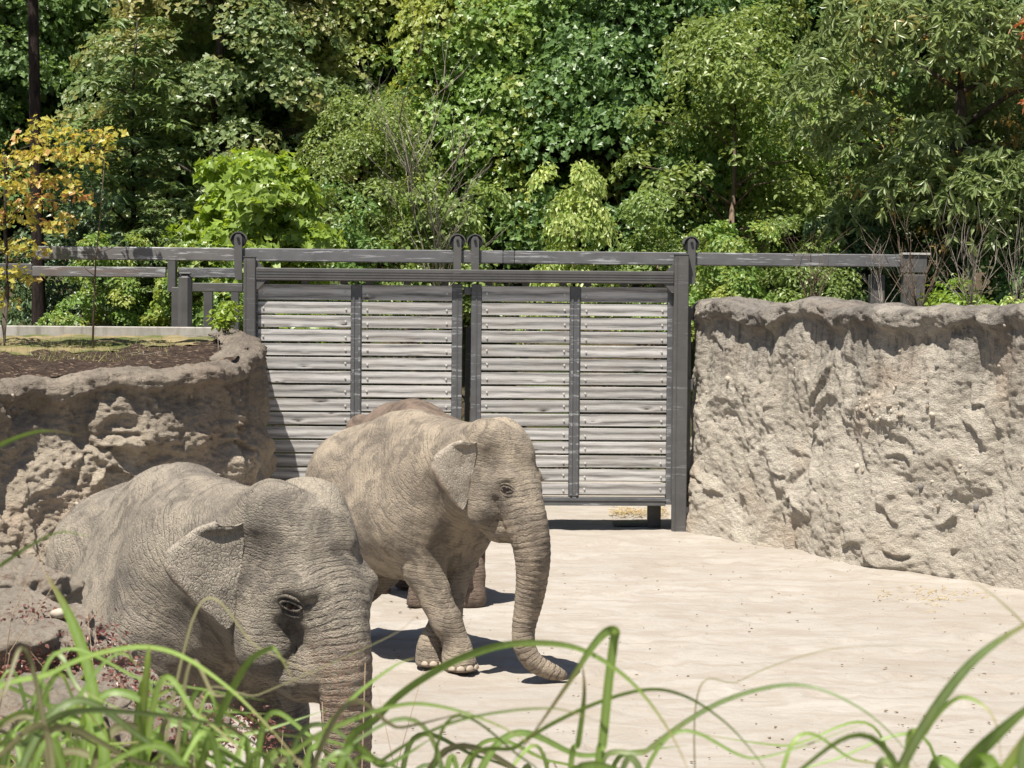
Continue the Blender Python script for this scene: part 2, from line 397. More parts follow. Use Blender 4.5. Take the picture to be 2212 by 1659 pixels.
# ------------------------------------------------------------ sliding gate and rails
def steel_material(name, col, worn=0.35, rust=0.0):
    g = NT(name); p = g.pos()
    oi = g.n('ObjectInfo').outputs['Random']
    n = g.noise(p, 3.0, 5, 0.65); c = g.mix(g.ramp(n, [(0.3, 0.0), (0.7, 1.0)]), tuple(x * 0.85 for x in col), tuple(x * 1.2 for x in col))
    scr = g.noise(g.scale(p, (0.5, 3, 7)), 3.2, 6, 0.7, 0.3)
    off = g.math('MULTIPLY', oi, 0.05)
    c = g.mix(g.ramp(g.math('ADD', scr, off), [(0.66 - worn * 0.10, 0.0), (0.70 - worn * 0.10, worn)]), c, (0.38, 0.39, 0.40))
    if rust: c = g.mix(g.ramp(g.noise(g.scale(p, (0.25, 2, 2)), 1.1, 4), [(0.55, 0.0), (0.62, rust)]), c, (0.20, 0.10, 0.06))
    return g.out(c, g.ramp(n, [(0.3, 0.42), (0.7, 0.6)]), g.bump(g.noise(p, 40, 3), 0.08, 0.01), spec=0.35)
def wood_material():
    g = NT('weathered_board'); p = g.pos(); oi = g.n('ObjectInfo').outputs['Random']
    sh = g.n('CombineXYZ', {0: g.math('MULTIPLY', oi, 57.0), 1: g.math('MULTIPLY', oi, 13.0), 2: g.math('MULTIPLY', oi, 31.0)}).outputs[0]
    q = g.n('VectorMath', {0: p, 1: sh}, operation='ADD').outputs[0]
    warp = g.noise(g.scale(q, (1.4, 4, 5)), 1.0, 3, 0.5)
    zz = g.n('SeparateXYZ', {0: q}).outputs[2]
    # knots bend the grain
    kd = g.vor(g.scale(q, (1.0, 0.0, 3.2)), 1.35, 'F1', 0)
    kn = g.ramp(kd, [(0.0, 1.0), (0.22, 0.0)])
    w_ = g.math('ADD', g.math('MULTIPLY', zz, 55.0), g.math('ADD', g.math('MULTIPLY', warp, 4.5), g.math('MULTIPLY', kn, 4.0)))
    ring_ = g.math('SINE', w_); fib = g.noise(g.scale(q, (1.6, 60, 60)), 1.0, 6, 0.75)
    gr = g.math('ADD', g.math('MULTIPLY', ring_, 0.16), fib)
    c = g.ramp(gr, [(0.24, (0.115, 0.110, 0.106)), (0.44, (0.32, 0.312, 0.30)), (0.70, (0.53, 0.518, 0.50))])
    c = g.mix(g.ramp(g.noise(g.scale(q, (0.8, 2, 3)), 2.0, 3), [(0.50, 0.0), (0.72, 0.35)]), c, (0.34, 0.295, 0.25))
    c = g.hsv(c, 0.5, 1.0, g.math('MULTIPLY_ADD', oi, 0.30, 0.80))
    c = g.mix(g.ramp(kd, [(0.035, 0.92), (0.075, 0.0)]), c, (0.05, 0.035, 0.025))
    return g.out(c, 0.85, g.bump(gr, 0.5, 0.004), spec=0.15)
STEEL = steel_material('grey_painted_steel', (0.085, 0.083, 0.081), 0.25)
STEELW = steel_material('grey_steel_rubbed', (0.092, 0.093, 0.096), 0.6)
RAIL = steel_material('track_steel_worn', (0.11, 0.11, 0.112), 0.75, 0.0); RAILR = steel_material('track_steel_rusty', (0.13, 0.125, 0.122), 0.95, 0.5)
WOOD = wood_material(); ZINC = plain('zinc_bolt', (0.45, 0.44, 0.42), 0.45, 0.1, spec=0.6)
BLACK = plain('black_rubber', (0.015, 0.015, 0.016), 0.6)

GD, GA = 30.0, R(2.6)                                   # distance at the middle seam; left end nearer
g0 = at(1008, 700, GD)
gdir = Vector((math.cos(GA), math.sin(GA), 0)); gnor = Vector((math.sin(GA), -math.cos(GA), 0))
def gx(px, py=800):
    """gate-space x of a print pixel in the gate's plane"""
    v = _f + _r * ((px - CX) / FPX) + _u * ((CY - py) / FPX); o = Vector((0, 0, CAM_H))
    n_ = Vector((-math.sin(GA), math.cos(GA), 0)); b = Vector((g0.x, g0.y, 0))
    t = (b - o).dot(n_) / v.dot(n_); q_ = o + v * t
    return (q_ - b).dot(gdir), q_.z
GO = Vector((g0.x, g0.y, 0))
def gate_root(name, x, label, cat, group=None): return empty(name, GO + gdir * x, GA, label, cat, group)

ZL = lambda px, py: gx(px, py)[1]
zt_rail, zb_rail = ZL(760, 538), ZL(760, 566)
zt_head, zb_head = ZL(1000, 583), ZL(1000, 609)
ztop_b, zbot_b = ZL(1150, 619), ZL(1330, 1073)          # board field
xs_ = {k: gx(v, 800)[0] for k, v in dict(lp0=527, lp1=553, l0=556, lm0=758, lm1=781, l1=975, l2=998, r0=1017, r1=1041, rm0=1230, rm1=1253, r2=1443, r3=1452, rp0=1452, rp1=1483).items()}
# posts and header
def post(x0, x1, y0, y1, z0, z1, label, name='gate_post', mat=STEEL):
    r_ = gate_root(name, (x0 + x1) / 2, label, 'post', 'gate posts')
    wd = x1 - x0
    MB().box((0, (y0 + y1) / 2, (z0 + z1) / 2), (wd, y1 - y0, z1 - z0), bev=0.012).build('column', mat, r_)
    MB().box((0, (y0 + y1) / 2, z1 + 0.004), (wd + 0.012, y1 - y0 + 0.012, 0.012)).build('cap', mat, r_)
    MB().box((-wd * 0.32, y0 - 0.004, (z0 + z1) / 2), (0.012, 0.01, z1 - z0 - 0.06)).build('seam', mat, r_)
    return r_
pl = post(xs_['lp0'], xs_['lp1'], -0.16, -0.045, -0.05, ZL(540, 556), 'grey square steel post at the left end of the gate')
pr = post(xs_['rp0'], xs_['rp1'], -0.17, -0.045, -0.05, ZL(1468, 551), 'tall grey square steel post at the right end of the gate')
hb = gate_root('header_beam', 0, 'grey steel header beam across the gate between its two posts', 'beam')
hx0, hx1 = xs_['lp1'] + 0.002, xs_['rp0'] - 0.002
MB().box(((hx0 + hx1) / 2, -0.098, (zt_head + zb_head) / 2), (hx1 - hx0, 0.085, zt_head - zb_head), bev=0.008).build('beam', STEEL, hb)
for k in (0.28, 0.5, 0.72): MB().box(((hx0 + hx1) / 2, -0.142, zb_head + (zt_head - zb_head) * k), (hx1 - hx0 - 0.02, 0.008, 0.008)).build('groove_rib', STEEL, hb)
for sx, xx in ((1, hx0), (-1, hx1)):
    MB().prism([(xx, zb_head + 0.0), (xx, zb_head - 0.14), (xx + sx * 0.03, zb_head - 0.14), (xx + sx * 0.16, zb_head)], -0.125, -0.07).build('gusset', STEEL, hb)
    MB().prism([(xx, zt_head), (xx, zt_head + 0.11), (xx + sx * 0.02, zt_head + 0.11), (xx + sx * 0.12, zt_head)], -0.115, -0.08).build('gusset', STEEL, hb)

# hanging track: three lengths of square tube
tr = gate_root('track_rail', 0, 'long worn steel track rail above the gate, its left third rusty', 'rail')
def tube_seg(x0, x1, m, nm='rail_section'):
    MB().box(((x0 + x1) / 2, 0.07, (zt_rail + zb_rail) / 2), (x1 - x0, 0.12, zt_rail - zb_rail), bev=0.012).build(nm, m, tr)
tube_seg(gx(72)[0], gx(512)[0], RAILR); tube_seg(gx(512.5)[0], gx(1085)[0], RAIL); tube_seg(gx(1085.5)[0], gx(1110)[0], STEELW); tube_seg(gx(1110.5)[0], gx(1995)[0], RAIL)
MB().box((gx(1970)[0], 0.045, (zt_rail + zb_rail) / 2 - 0.045), (0.40, 0.19, zt_rail - zb_rail + 0.075), bev=0.01).build('end_box', STEEL, tr)
MB().box((gx(1974)[0], 0.045, zt_rail + 0.012), (0.43, 0.24, 0.03)).build('end_cap', ZINC, tr)
# its posts on the right bank
for px0, px1, dy, lab in ((1884, 1914, 0.25, 'narrow grey post under the right end of the track rail'), (1948, 1994, 0.05, 'wide grey post carrying the end box of the track rail')):
    a_, b_ = gx(px0)[0], gx(px1)[0]
    r_ = gate_root('rail_post', (a_ + b_) / 2, lab, 'post', 'posts under the track rail'); wd = b_ - a_
    MB().box((0, dy, (3.0 + zb_rail) / 2 - 0.06), (wd, 0.2, zb_rail - 3.0 - 0.10), bev=0.01).build('column', STEEL, r_)
    MB().box((-wd * 0.33, dy - 0.105, (3.0 + zb_rail) / 2 - 0.06), (0.014, 0.012, zb_rail - 3.0 - 0.14)).build('seam', STEEL, r_)

# two leaves
board_me = {}
nb = 15; pitch = (ztop_b - zbot_b) / (nb + 0.25); bh = pitch - 0.031
def board(w_, wob):
    key = round(w_, 3)
    if key not in board_me: board_me[key] = MB().box((0, 0, 0), (w_, 0.042, bh), bev=0.004).me('board')
    return board_me[key]
bolt_me = None
mb = MB(); mb.cyl((0, 0, 0), (0, -0.016, 0), 0.018, 0.013, 8); bolt_me = mb.me('bolt')
def leaf(label, x0, xm0, xm1, x1, hang, ext, seed):
    """x0..x1 outer frame; hang: hanger positions; ext: side whose stile runs on behind the post"""
    rr = random.Random(seed); cx_ = (x0 + x1) / 2
    r_ = gate_root('sliding_gate_leaf', cx_, label, 'gate', 'leaves of the sliding gate')
    zb, zt = zbot_b - 0.135, ztop_b + 0.01
    def bx(name, a, b, y0, y1, z0, z1, m=STEELW, bev=0.008): return MB().box(((a + b) / 2 - cx_, (y0 + y1) / 2, (z0 + z1) / 2), (b - a, y1 - y0, z1 - z0), bev=bev).build(name, m, r_)
    st = 0.155
    s0 = (x0, x0 + st); s1 = (x1 - st, x1)
    for a, b in (s0, s1):
        s_ = bx('stile', a, b, -0.03, 0.13, zb + 0.02, zt + 0.02)
        MB().box(((a + b) / 2 - cx_ + 0.0, -0.034, (zb + zt) / 2), (0.02, 0.008, zt - zb - 0.2)).build('weld_strip', STEEL, s_)
    m_ = bx('mullion', xm0, xm1, -0.028, 0.128, zb + 0.132, zt)
    for q_ in (-0.045, 0.045): MB().box(((xm0 + xm1) / 2 - cx_ + q_, -0.035, (zb + zt) / 2), (0.03, 0.014, zt - zb - 0.3)).build('flange', STEELW, m_)
    bx('bottom_rail', s0[1] + 0.001, s1[0] - 0.001, -0.03, 0.13, zb, zb + 0.125)
    MB().box((0, -0.036, zb + 0.09), (x1 - x0 - 0.32, 0.012, 0.03)).build('bottom_flange', STEELW, r_)
    bx('top_rail', s0[1] + 0.001, s1[0] - 0.001, 0.0, 0.12, zt + 0.045, zt + 0.16, STEEL)
    for k in range(3):
        for bay in ((s0[1], xm0), (xm1, s1[0])):
            a = bay[0] + (bay[1] - bay[0]) * (0.04 + 0.42 * k); bx('spacer', a, a + 0.11, 0.012, 0.11, zt - 0.002, zt + 0.044, STEEL, 0)
    for bay in ((s0[1] + 0.003, xm0 - 0.003), (xm1 + 0.003, s1[0] - 0.003)):
        w_ = bay[1] - bay[0]; c_ = (bay[0] + bay[1]) / 2 - cx_
        for i in range(nb):
            z_ = ztop_b - bh / 2 - i * pitch - 0.25 * pitch
            b_ = link('board', board(w_, 0), WOOD, r_, loc=(c_, 0.0 + rr.uniform(-0.004, 0.004), z_ + rr.uniform(-0.003, 0.003)), rot=(rr.uniform(-0.01, 0.01), 0, 0))
            if i == 0: b_.location.z += 0.125 * pitch; b_.scale.z = 1 + 0.25 * pitch / bh
            for sx in (-1, 1):
                link('bolt', bolt_me, ZINC, b_, loc=(sx * (w_ / 2 - 0.075 - rr.uniform(0, 0.01)), -0.0205, rr.uniform(-0.03, 0.005)))
            link('back_board', board(w_, 0), WOOD, r_, loc=(c_, 0.095, z_ + (-0.018 if z_ < 2.9 else 0.016) + rr.uniform(-0.005, 0.005)))
    for hx in hang:
        h_ = MB().prism([(hx - cx_ - 0.058, zt_rail + 0.16), (hx - cx_ - 0.058, zb_head + 0.12), (hx - cx_ - 0.035, zb_head + 0.0), (hx - cx_ + 0.058, zb_head - 0.0), (hx - cx_ + 0.058, zt_rail + 0.16), (hx - cx_ + 0.03, zt_rail + 0.205), (hx - cx_ - 0.03, zt_rail + 0.205)], -0.055, -0.012).build('hanger_arm', STEEL, r_)
        zc = zt_rail + 0.118
        MB().cyl((hx - cx_, -0.008, zc), (hx - cx_, 0.12, zc), 0.113, n=28).build('roller_wheel', BLACK, r_)
        w2 = MB(); w2.cyl((hx - cx_, -0.060, zc + 0.02), (hx - cx_, -0.085, zc + 0.02), 0.022, n=8); w2.build('axle_bolt', BLACK, h_)
        c2 = MB()
        for k in range(20):
            a = math.pi * (0.02 + 0.96 * k / 19); b = math.pi * (0.02 + 0.96 * min(k + 1, 19) / 19)
            if k < 19: c2.prism([(hx - cx_ + math.cos(a) * 0.112, zc + math.sin(a) * 0.112), (hx - cx_ + math.cos(a) * 0.128, zc + math.sin(a) * 0.128), (hx - cx_ + math.cos(b) * 0.128, zc + math.sin(b) * 0.128), (hx - cx_ + math.cos(b) * 0.112, zc + math.sin(b) * 0.112)], -0.03, 0.125)
        c2.build('wheel_guard', STEEL, r_)
    return r_
leaf('left leaf of the sliding gate, weathered grey boards in a steel frame', gx(545)[0] - 0.155 + 0.08, xs_['lm0'], xs_['lm1'], xs_['l2'], [gx(515, 560)[0], gx(988, 560)[0]], -1, 1)
leaf('right leaf of the sliding gate, weathered grey boards reaching the tall post', xs_['r0'], xs_['rm0'], xs_['rm1'], gx(1452)[0] + 0.075, [gx(1026, 560)[0], gx(1493, 560)[0]], 1, 2)
# stop post seen in the seam, with its catch block
sp = gate_root('stop_post', gx(1010)[0], 'thin grey stop post showing in the seam between the gate leaves', 'post')
MB().prism([(-0.045, 0.3), (-0.02, ZL(1010, 705)), (0.045, ZL(1010, 705)), (0.045, 0.3)], 0.32, 0.42).build('column', STEEL, sp)
MB().box((0, 0.37, 0.145), (0.3, 0.3, 0.31)).build('footing', STEEL, sp)
MB().box((-0.005, 0.06, ZL(1007, 628)), (0.115, 0.10, 0.11), bev=0.01).build('catch_block', ZINC if False else STEELW, sp)
# guide shoe on the ground behind the right leaf
gs = gate_root('guide_shoe', gx(1425)[0], 'grey steel guide shoe on the ground behind the right gate leaf', 'bracket')
MB().box((0, 0.55, 0.22), (0.20, 0.14, 0.46), bev=0.01).build('upright', STEEL, gs)
MB().box((-0.25, 0.75, 0.02), (0.7, 0.4, 0.05), bev=0.01).build('base_plate', STEEL, gs)
# latch box beside the right post
lb = gate_root('latch_bracket', gx(1489)[0], 'small steel latch brackets between the right gate post and the rock wall', 'bracket')
MB().box((0, 0.0, ZL(1489, 830)), (0.10, 0.12, 0.16)).build('plate', STEEL, lb); MB().box((0, 0.0, ZL(1487, 1105)), (0.09, 0.12, 0.15)).build('plate', ZINC, lb)
MB().box((0, 0.05, 1.7), (0.05, 0.08, 3.4)).build('stem', STEEL, lb)

# second gate's rail and posts on the left bank, further back
def bank_root(name, px, d, label, cat, group=None): q_ = at(px, 712, d); return empty(name, (q_.x, q_.y, 2.86), GA, label, cat, group)
def lz(px, py, d): return at(px, py, d).z - 2.86
sr = bank_root('second_rail', 220, 32.5, 'lower worn rail running behind the long track rail on the left', 'rail')
w_ = lambda a, b, d: (at(b, 700, d).x - at(a, 700, d).x)
zc = (lz(200, 577, 32.5) + lz(200, 597, 32.5)) / 2
MB().box((w_(220, 212, 32.5), 0, zc), (w_(66, 358, 32.5), 0.12, lz(200, 575, 32.5) - lz(200, 597, 32.5)), bev=0.01).build('rail_section', RAILR, sr)
MB().box((w_(220, 450, 32.5), 0.02, zc), (w_(384, 516, 32.5), 0.12, 0.16), bev=0.01).build('rail_section', RAIL, sr)
MB().box((w_(220, 372, 32.5), -0.05, (lz(372, 562, 32.5) + lz(372, 632, 32.5)) / 2), (0.13, 0.26, lz(372, 562, 32.5) - lz(372, 632, 32.5)), bev=0.01).build('rail_bracket', STEEL, sr)
MB().box((w_(220, 20, 32.5), 0, zc + 0.03), (w_(-60, 45, 32.5), 0.14, 0.18), bev=0.01).build('rail_section', STEEL, sr)
rp_ = bank_root('round_post', 400, 31.6, 'round-edged grey steel post on the left bank beside the gate', 'post')
w0 = w_(386, 415, 31.6)
mb = MB(); mb.box((0, 0, lz(400, 592, 31.6) / 2 - 0.05), (w0, w0, lz(400, 592, 31.6) + 0.1), bev=0.06); mb.build('column', STEEL, rp_)
MB().box((0, 0, lz(400, 592, 31.6) + 0.008), (w0 * 0.9, w0 * 0.9, 0.03), bev=0.014).build('cap', STEEL, rp_)
MB().box((w_(400, 470, 31.6), 0.0, (lz(470, 612, 31.6) + lz(470, 630, 31.6)) / 2), (w_(416, 524, 31.6), 0.12, 0.14), bev=0.01).build('cross_rail', STEEL, rp_)
for px, d_, wd, lab in ((380, 32.3, 0.13, 'dark thin post just left of the round-edged post'), (450, 32.6, 0.15, 'middle dark post between the round-edged post and the gate'), (508, 32.7, 0.13, 'dark post nearest the left gate post')):
    r_ = bank_root('bank_post', px, d_, lab, 'post', 'dark posts on the left bank'); MB().box((0, 0, 0.38), (wd, 0.12, 0.84), bev=0.01).build('column', STEEL, r_); MB().box((0, 0, 0.02), (wd + 0.1, 0.2, 0.03)).build('base_plate', STEEL, r_)
# ------------------------------------------------------------ elephants
def cone_d(P, a, b, ra, rb):
    a = np.asarray(a, float); ba = np.asarray(b, float) - a
    t = np.clip(((P - a) @ ba) / max(ba @ ba, 1e-9), 0, 1)
    return np.linalg.norm(P - a - t[..., None] * ba, axis=-1) - (ra + (rb - ra) * t)
def ell_d(P, c, r, M=None):
    q = P - np.asarray(c, float)
    if M is not None: q = q @ M                     # M columns = ellipsoid axes
    r = np.asarray(r, float)
    k0 = np.linalg.norm(q / r, axis=-1); k1 = np.linalg.norm(q / (r * r), axis=-1)
    return k0 * (k0 - 1) / np.maximum(k1, 1e-6)
def smin(a, b, k):
    h = np.maximum(k - np.abs(a - b), 0) / k
    return np.minimum(a, b) - h * h * k * 0.25
def smax(a, b, k): return -smin(-a, -b, k)
def rotm(ax, ang):
    return np.array(Matrix.Rotation(ang, 3, ax))

def surface_nets(D, org, h):
    inside = D < 0
    n = np.array(D.shape)
    c = np.stack([inside[i:n[0] - 1 + i, j:n[1] - 1 + j, k:n[2] - 1 + k] for i in (0, 1) for j in (0, 1) for k in (0, 1)], 0).sum(0)
    act = (c > 0) & (c < 8)
    idx = np.full(act.shape, -1, np.int32); cells = np.argwhere(act); idx[act] = np.arange(len(cells))
    acc = np.zeros((len(cells), 3)); cnt = np.zeros(len(cells))
    corners = [(i, j, k) for i in (0, 1) for j in (0, 1) for k in (0, 1)]
    val = {q: D[cells[:, 0] + q[0], cells[:, 1] + q[1], cells[:, 2] + q[2]] for q in corners}
    for a in corners:
        for ax in range(3):
            if a[ax]: continue
            b = list(a); b[ax] = 1; b = tuple(b)
            va, vb = val[a], val[b]; m = (va < 0) != (vb < 0)
            t = np.where(m, va / np.where(m, va - vb, 1), 0)
            p = np.array(a, float)[None, :].repeat(len(cells), 0); p[:, ax] += t
            acc += p * m[:, None]; cnt += m
    V = (cells + acc / cnt[:, None]) * h + org
    F = []
    for ax in range(3):
        o1, o2 = [(1, 2), (2, 0), (0, 1)][ax]
        sl0 = [slice(1, -1)] * 3; sl0[ax] = slice(0, n[ax] - 1)
        sl1 = [slice(1, -1)] * 3; sl1[ax] = slice(1, n[ax])
        A = inside[tuple(sl0)]; B = inside[tuple(sl1)]
        for flip in (False, True):
            e = np.argwhere((~A & B) if flip else (A & ~B))
            base = e + 1; base[:, ax] -= 1
            q = []
            for d1, d2 in ((1, 1), (0, 1), (0, 0), (1, 0)):
                cc = base.copy(); cc[:, o1] -= d1; cc[:, o2] -= d2
                q.append(idx[cc[:, 0], cc[:, 1], cc[:, 2]])
            q = np.stack(q, 1)
            if not flip: pass
            else: q = q[:, ::-1]
            F.append(q[(q >= 0).all(1)])
    return V, np.concatenate(F)

def skin_material(name, pale_tone, dark, warm, dust_amt=0.5, seed=0.0, lines=210.0, plates=30.0):
    g = NT(name); p = g.pos(); pp = g.n('VectorMath', {0: p, 1: (seed, seed * 1.7, 0)}, operation='ADD').outputs[0]
    s = g.attr('wrinkle', 'Fac'); amp = g.attr('crease', 'Fac')
    # long creases that run across the limb, net of small plates between them
    wav = g.math('ADD', g.math('MULTIPLY', g.noise(pp, 3.2, 2, 0.5), 9.0), g.math('MULTIPLY', g.noise(pp, 13.0, 3, 0.6), 5.5))
    brk = g.ramp(g.noise(pp, 8.0, 4, 0.65), [(0.40, 0.1), (0.56, 1.0)])
    n1 = g.math('SINE', g.math('ADD', g.math('MULTIPLY', s, lines), wav))
    c1 = g.math('SUBTRACT', 1.0, g.math('MULTIPLY', g.ramp(n1, [(0.30, 0.0), (0.95, 1.0)]), brk))
    v4 = g.n('TexVoronoi', {'Vector': pp, 'Scale': plates, 'W': g.math('MULTIPLY', g.math('ADD', s, g.math('MULTIPLY', g.noise(pp, 6.0, 3, 0.6), 0.06)), 2.4)}, voronoi_dimensions='4D', feature='DISTANCE_TO_EDGE').outputs[0]
    c2 = g.ramp(v4, [(0.0, 0.0), (0.13, 1.0)])
    v = g.vor(g.n('VectorMath', {0: pp, 1: g.n('Combine' 'XYZ', {0: 0.0, 1: 0.0, 2: g.math('MULTIPLY', s, 1.2)}).outputs[0]}, operation='ADD').outputs[0], 75.0, 'DISTANCE_TO_EDGE')
    c3 = g.ramp(v, [(0.0, 0.0), (0.16, 1.0)])
    fine = g.noise(pp, 160.0, 2)
    h = g.math('ADD', g.math('MULTIPLY', g.math('MULTIPLY', c1, amp), 1.0), g.math('ADD', g.math('MULTIPLY', c2, 0.65), g.math('ADD', g.math('MULTIPLY', c3, 0.30), g.math('MULTIPLY', fine, 0.25))))
    big = g.noise(pp, 2.3, 4, 0.6, 0.6); med = g.noise(pp, 9.0, 5, 0.65)
    base = g.mix(g.ramp(big, [(0.40, 0.0), (0.58, 1.0)]), dark, pale_tone)  # broad mottling between the paler and the darker skin tone
    base = g.mix(g.math('MULTIPLY', g.ramp(med, [(0.42, 0.0), (0.72, 1.0)]), dust_amt), base, warm)
    speck = g.ramp(g.noise(pp, 45.0, 3), [(0.36, 0.6), (0.5, 1.0)])
    base = g.mix(0.3, base, speck, 'MULTIPLY')
    # the creases are coloured darker than the plates between them
    plate = g.math('MULTIPLY', g.math('MULTIPLY_ADD', c2, 0.42, 0.58), g.math('SUBTRACT', 1.0, g.math('MULTIPLY', g.math('SUBTRACT', 1.0, c1), g.math('MINIMUM', g.math('MULTIPLY', amp, 0.75), 1.0))))
    base = g.mix(g.ramp(plate, [(0.0, 0.70), (0.7, 0.0)]), base, (0.075, 0.062, 0.053))
    base = g.mix(g.ramp(g.noise(pp, 5.0, 5, 0.68, 0.8), [(0.50, 0.0), (0.62, 0.75)]), base, tuple(x * 0.66 for x in dark))
    base = g.mix(g.math('MULTIPLY', g.attr('stain', 'Fac'), g.ramp(g.noise(pp, 13.0, 4, 0.6), [(0.40, 1.0), (0.72, 0.35)])), base, (0.055, 0.047, 0.042))
    base = g.mix(g.math('MULTIPLY', g.attr('pale', 'Fac'), g.ramp(g.noise(pp, 11.0, 4, 0.65), [(0.36, 0.15), (0.52, 0.75)])), base, (0.385, 0.34, 0.28))
    pink = g.attr('pink', 'Fac')
    base = g.mix(g.math('MULTIPLY', pink, g.ramp(g.noise(pp, 38.0, 3, 0.7), [(0.42, 0.0), (0.56, 0.85)])), base, (0.36, 0.225, 0.155))
    g.out(base, 0.85, g.bump(h, 0.75, 0.010), spec=0.18)
    return g.m

def make_ear(side, T, droop, flare, long=1.0, curl=1.0):
    """thin shell in head space; root on the skull side, flap to the rear, curled top rim"""
    nu, nv = 22, 34
    # flap outline against height: root x and outer x
    hv = np.array([0.02, -0.03, -0.10, -0.18, -0.27, -0.36, -0.45, -0.53, -0.60, -0.625]) * 0.95 * long
    outer = np.array([0.13, 0.235, 0.315, 0.375, 0.395, 0.335, 0.255, 0.18, 0.11, 0.055])
    inner = np.array([0.0, -0.01, -0.01, -0.005, 0.0, 0.0, 0.005, 0.012, 0.025, 0.045])
    tv = np.linspace(0, 1, nv); hh = np.interp(tv, np.linspace(0, 1, len(hv)), hv)
    oo = np.interp(hh[::-1], hv[::-1], outer[::-1])[::-1]; ii = np.interp(hh[::-1], hv[::-1], inner[::-1])[::-1]
    U = np.linspace(0, 1, nu)
    u = ii[:, None] + (oo - ii)[:, None] * U[None, :]
    v = hh[:, None] + 0 * u
    ragged = pnoise(np.stack([v.ravel() * 18, u.ravel() * 0 + side, u.ravel() * 0 + 3.3], 1)).reshape(u.shape)
    u = u + ragged * 0.022 * U[None, :] ** 3
    n = 0.030 * np.sin(u * 7.0) + 0.022 * pnoise(np.stack([u.ravel() * 6, v.ravel() * 6, u.ravel() * 0], 1)).reshape(u.shape)
    n = n - 0.18 * np.clip(-v - 0.30, 0, 1) ** 1.3 * 0.6           # lower lobe swings in
    # the top rim rolls over outwards
    roll = np.clip((v + 0.045) / 0.065, 0, 1) * curl * np.sin(np.clip(U, 0, 1) * math.pi)[None, :] ** 0.5
    n = n + 0.036 * np.sin(roll * 2.0); v = v - 0.022 * roll ** 2
    rear = np.clip((U - 0.82) / 0.18, 0, 1)[None, :] ** 2
    n = n - 0.045 * rear
    cu, su = math.cos(flare), math.sin(flare)
    # head space: x forward, y left, z up; flap runs backwards and outwards
    X = -u * cu + n * su * 0.6; Y = u * su + n * cu; Z = v
    P = np.stack([X, Y, Z], -1).reshape(-1, 3)
    P = P @ rotm('X', droop).T
    P[:, 1] *= side if side > 0 else -1
    F = grid_faces(nv, nu)
    # shell with thickness
    fn = np.cross(P[F[:, 1]] - P[F[:, 0]], P[F[:, 3]] - P[F[:, 0]]); N = np.zeros_like(P)
    for k in range(4): np.add.at(N, F[:, k], fn)
    N /= np.maximum(np.linalg.norm(N, axis=1, keepdims=True), 1e-9)
    edge = np.tile(np.minimum(1, (1 - np.abs(U * 2 - 1)) * 6 + 0.35), nv)
    th = 0.011 * edge[:, None]
    n0 = len(P)
    V = np.concatenate([P + N * th, P - N * th])
    b = [i for i in range(nu)] + [(j + 1) * nu - 1 for j in range(1, nv)] + [(nv - 1) * nu + i for i in range(nu - 2, -1, -1)] + [j * nu for j in range(nv - 2, 0, -1)]
    b = np.array(b); b2 = np.roll(b, -1)
    Fs = np.concatenate([F, F[:, ::-1] + n0, np.stack([b, b + n0, b2 + n0, b2], 1)])
    V = V + np.array([-0.06, side * 0.295, 0.275])
    return V @ T[:3, :3].T + T[:3, 3], Fs, np.tile(u.ravel(), 2), np.tile(sstep(0.75, 1.0, np.tile(U, nv)), 2)

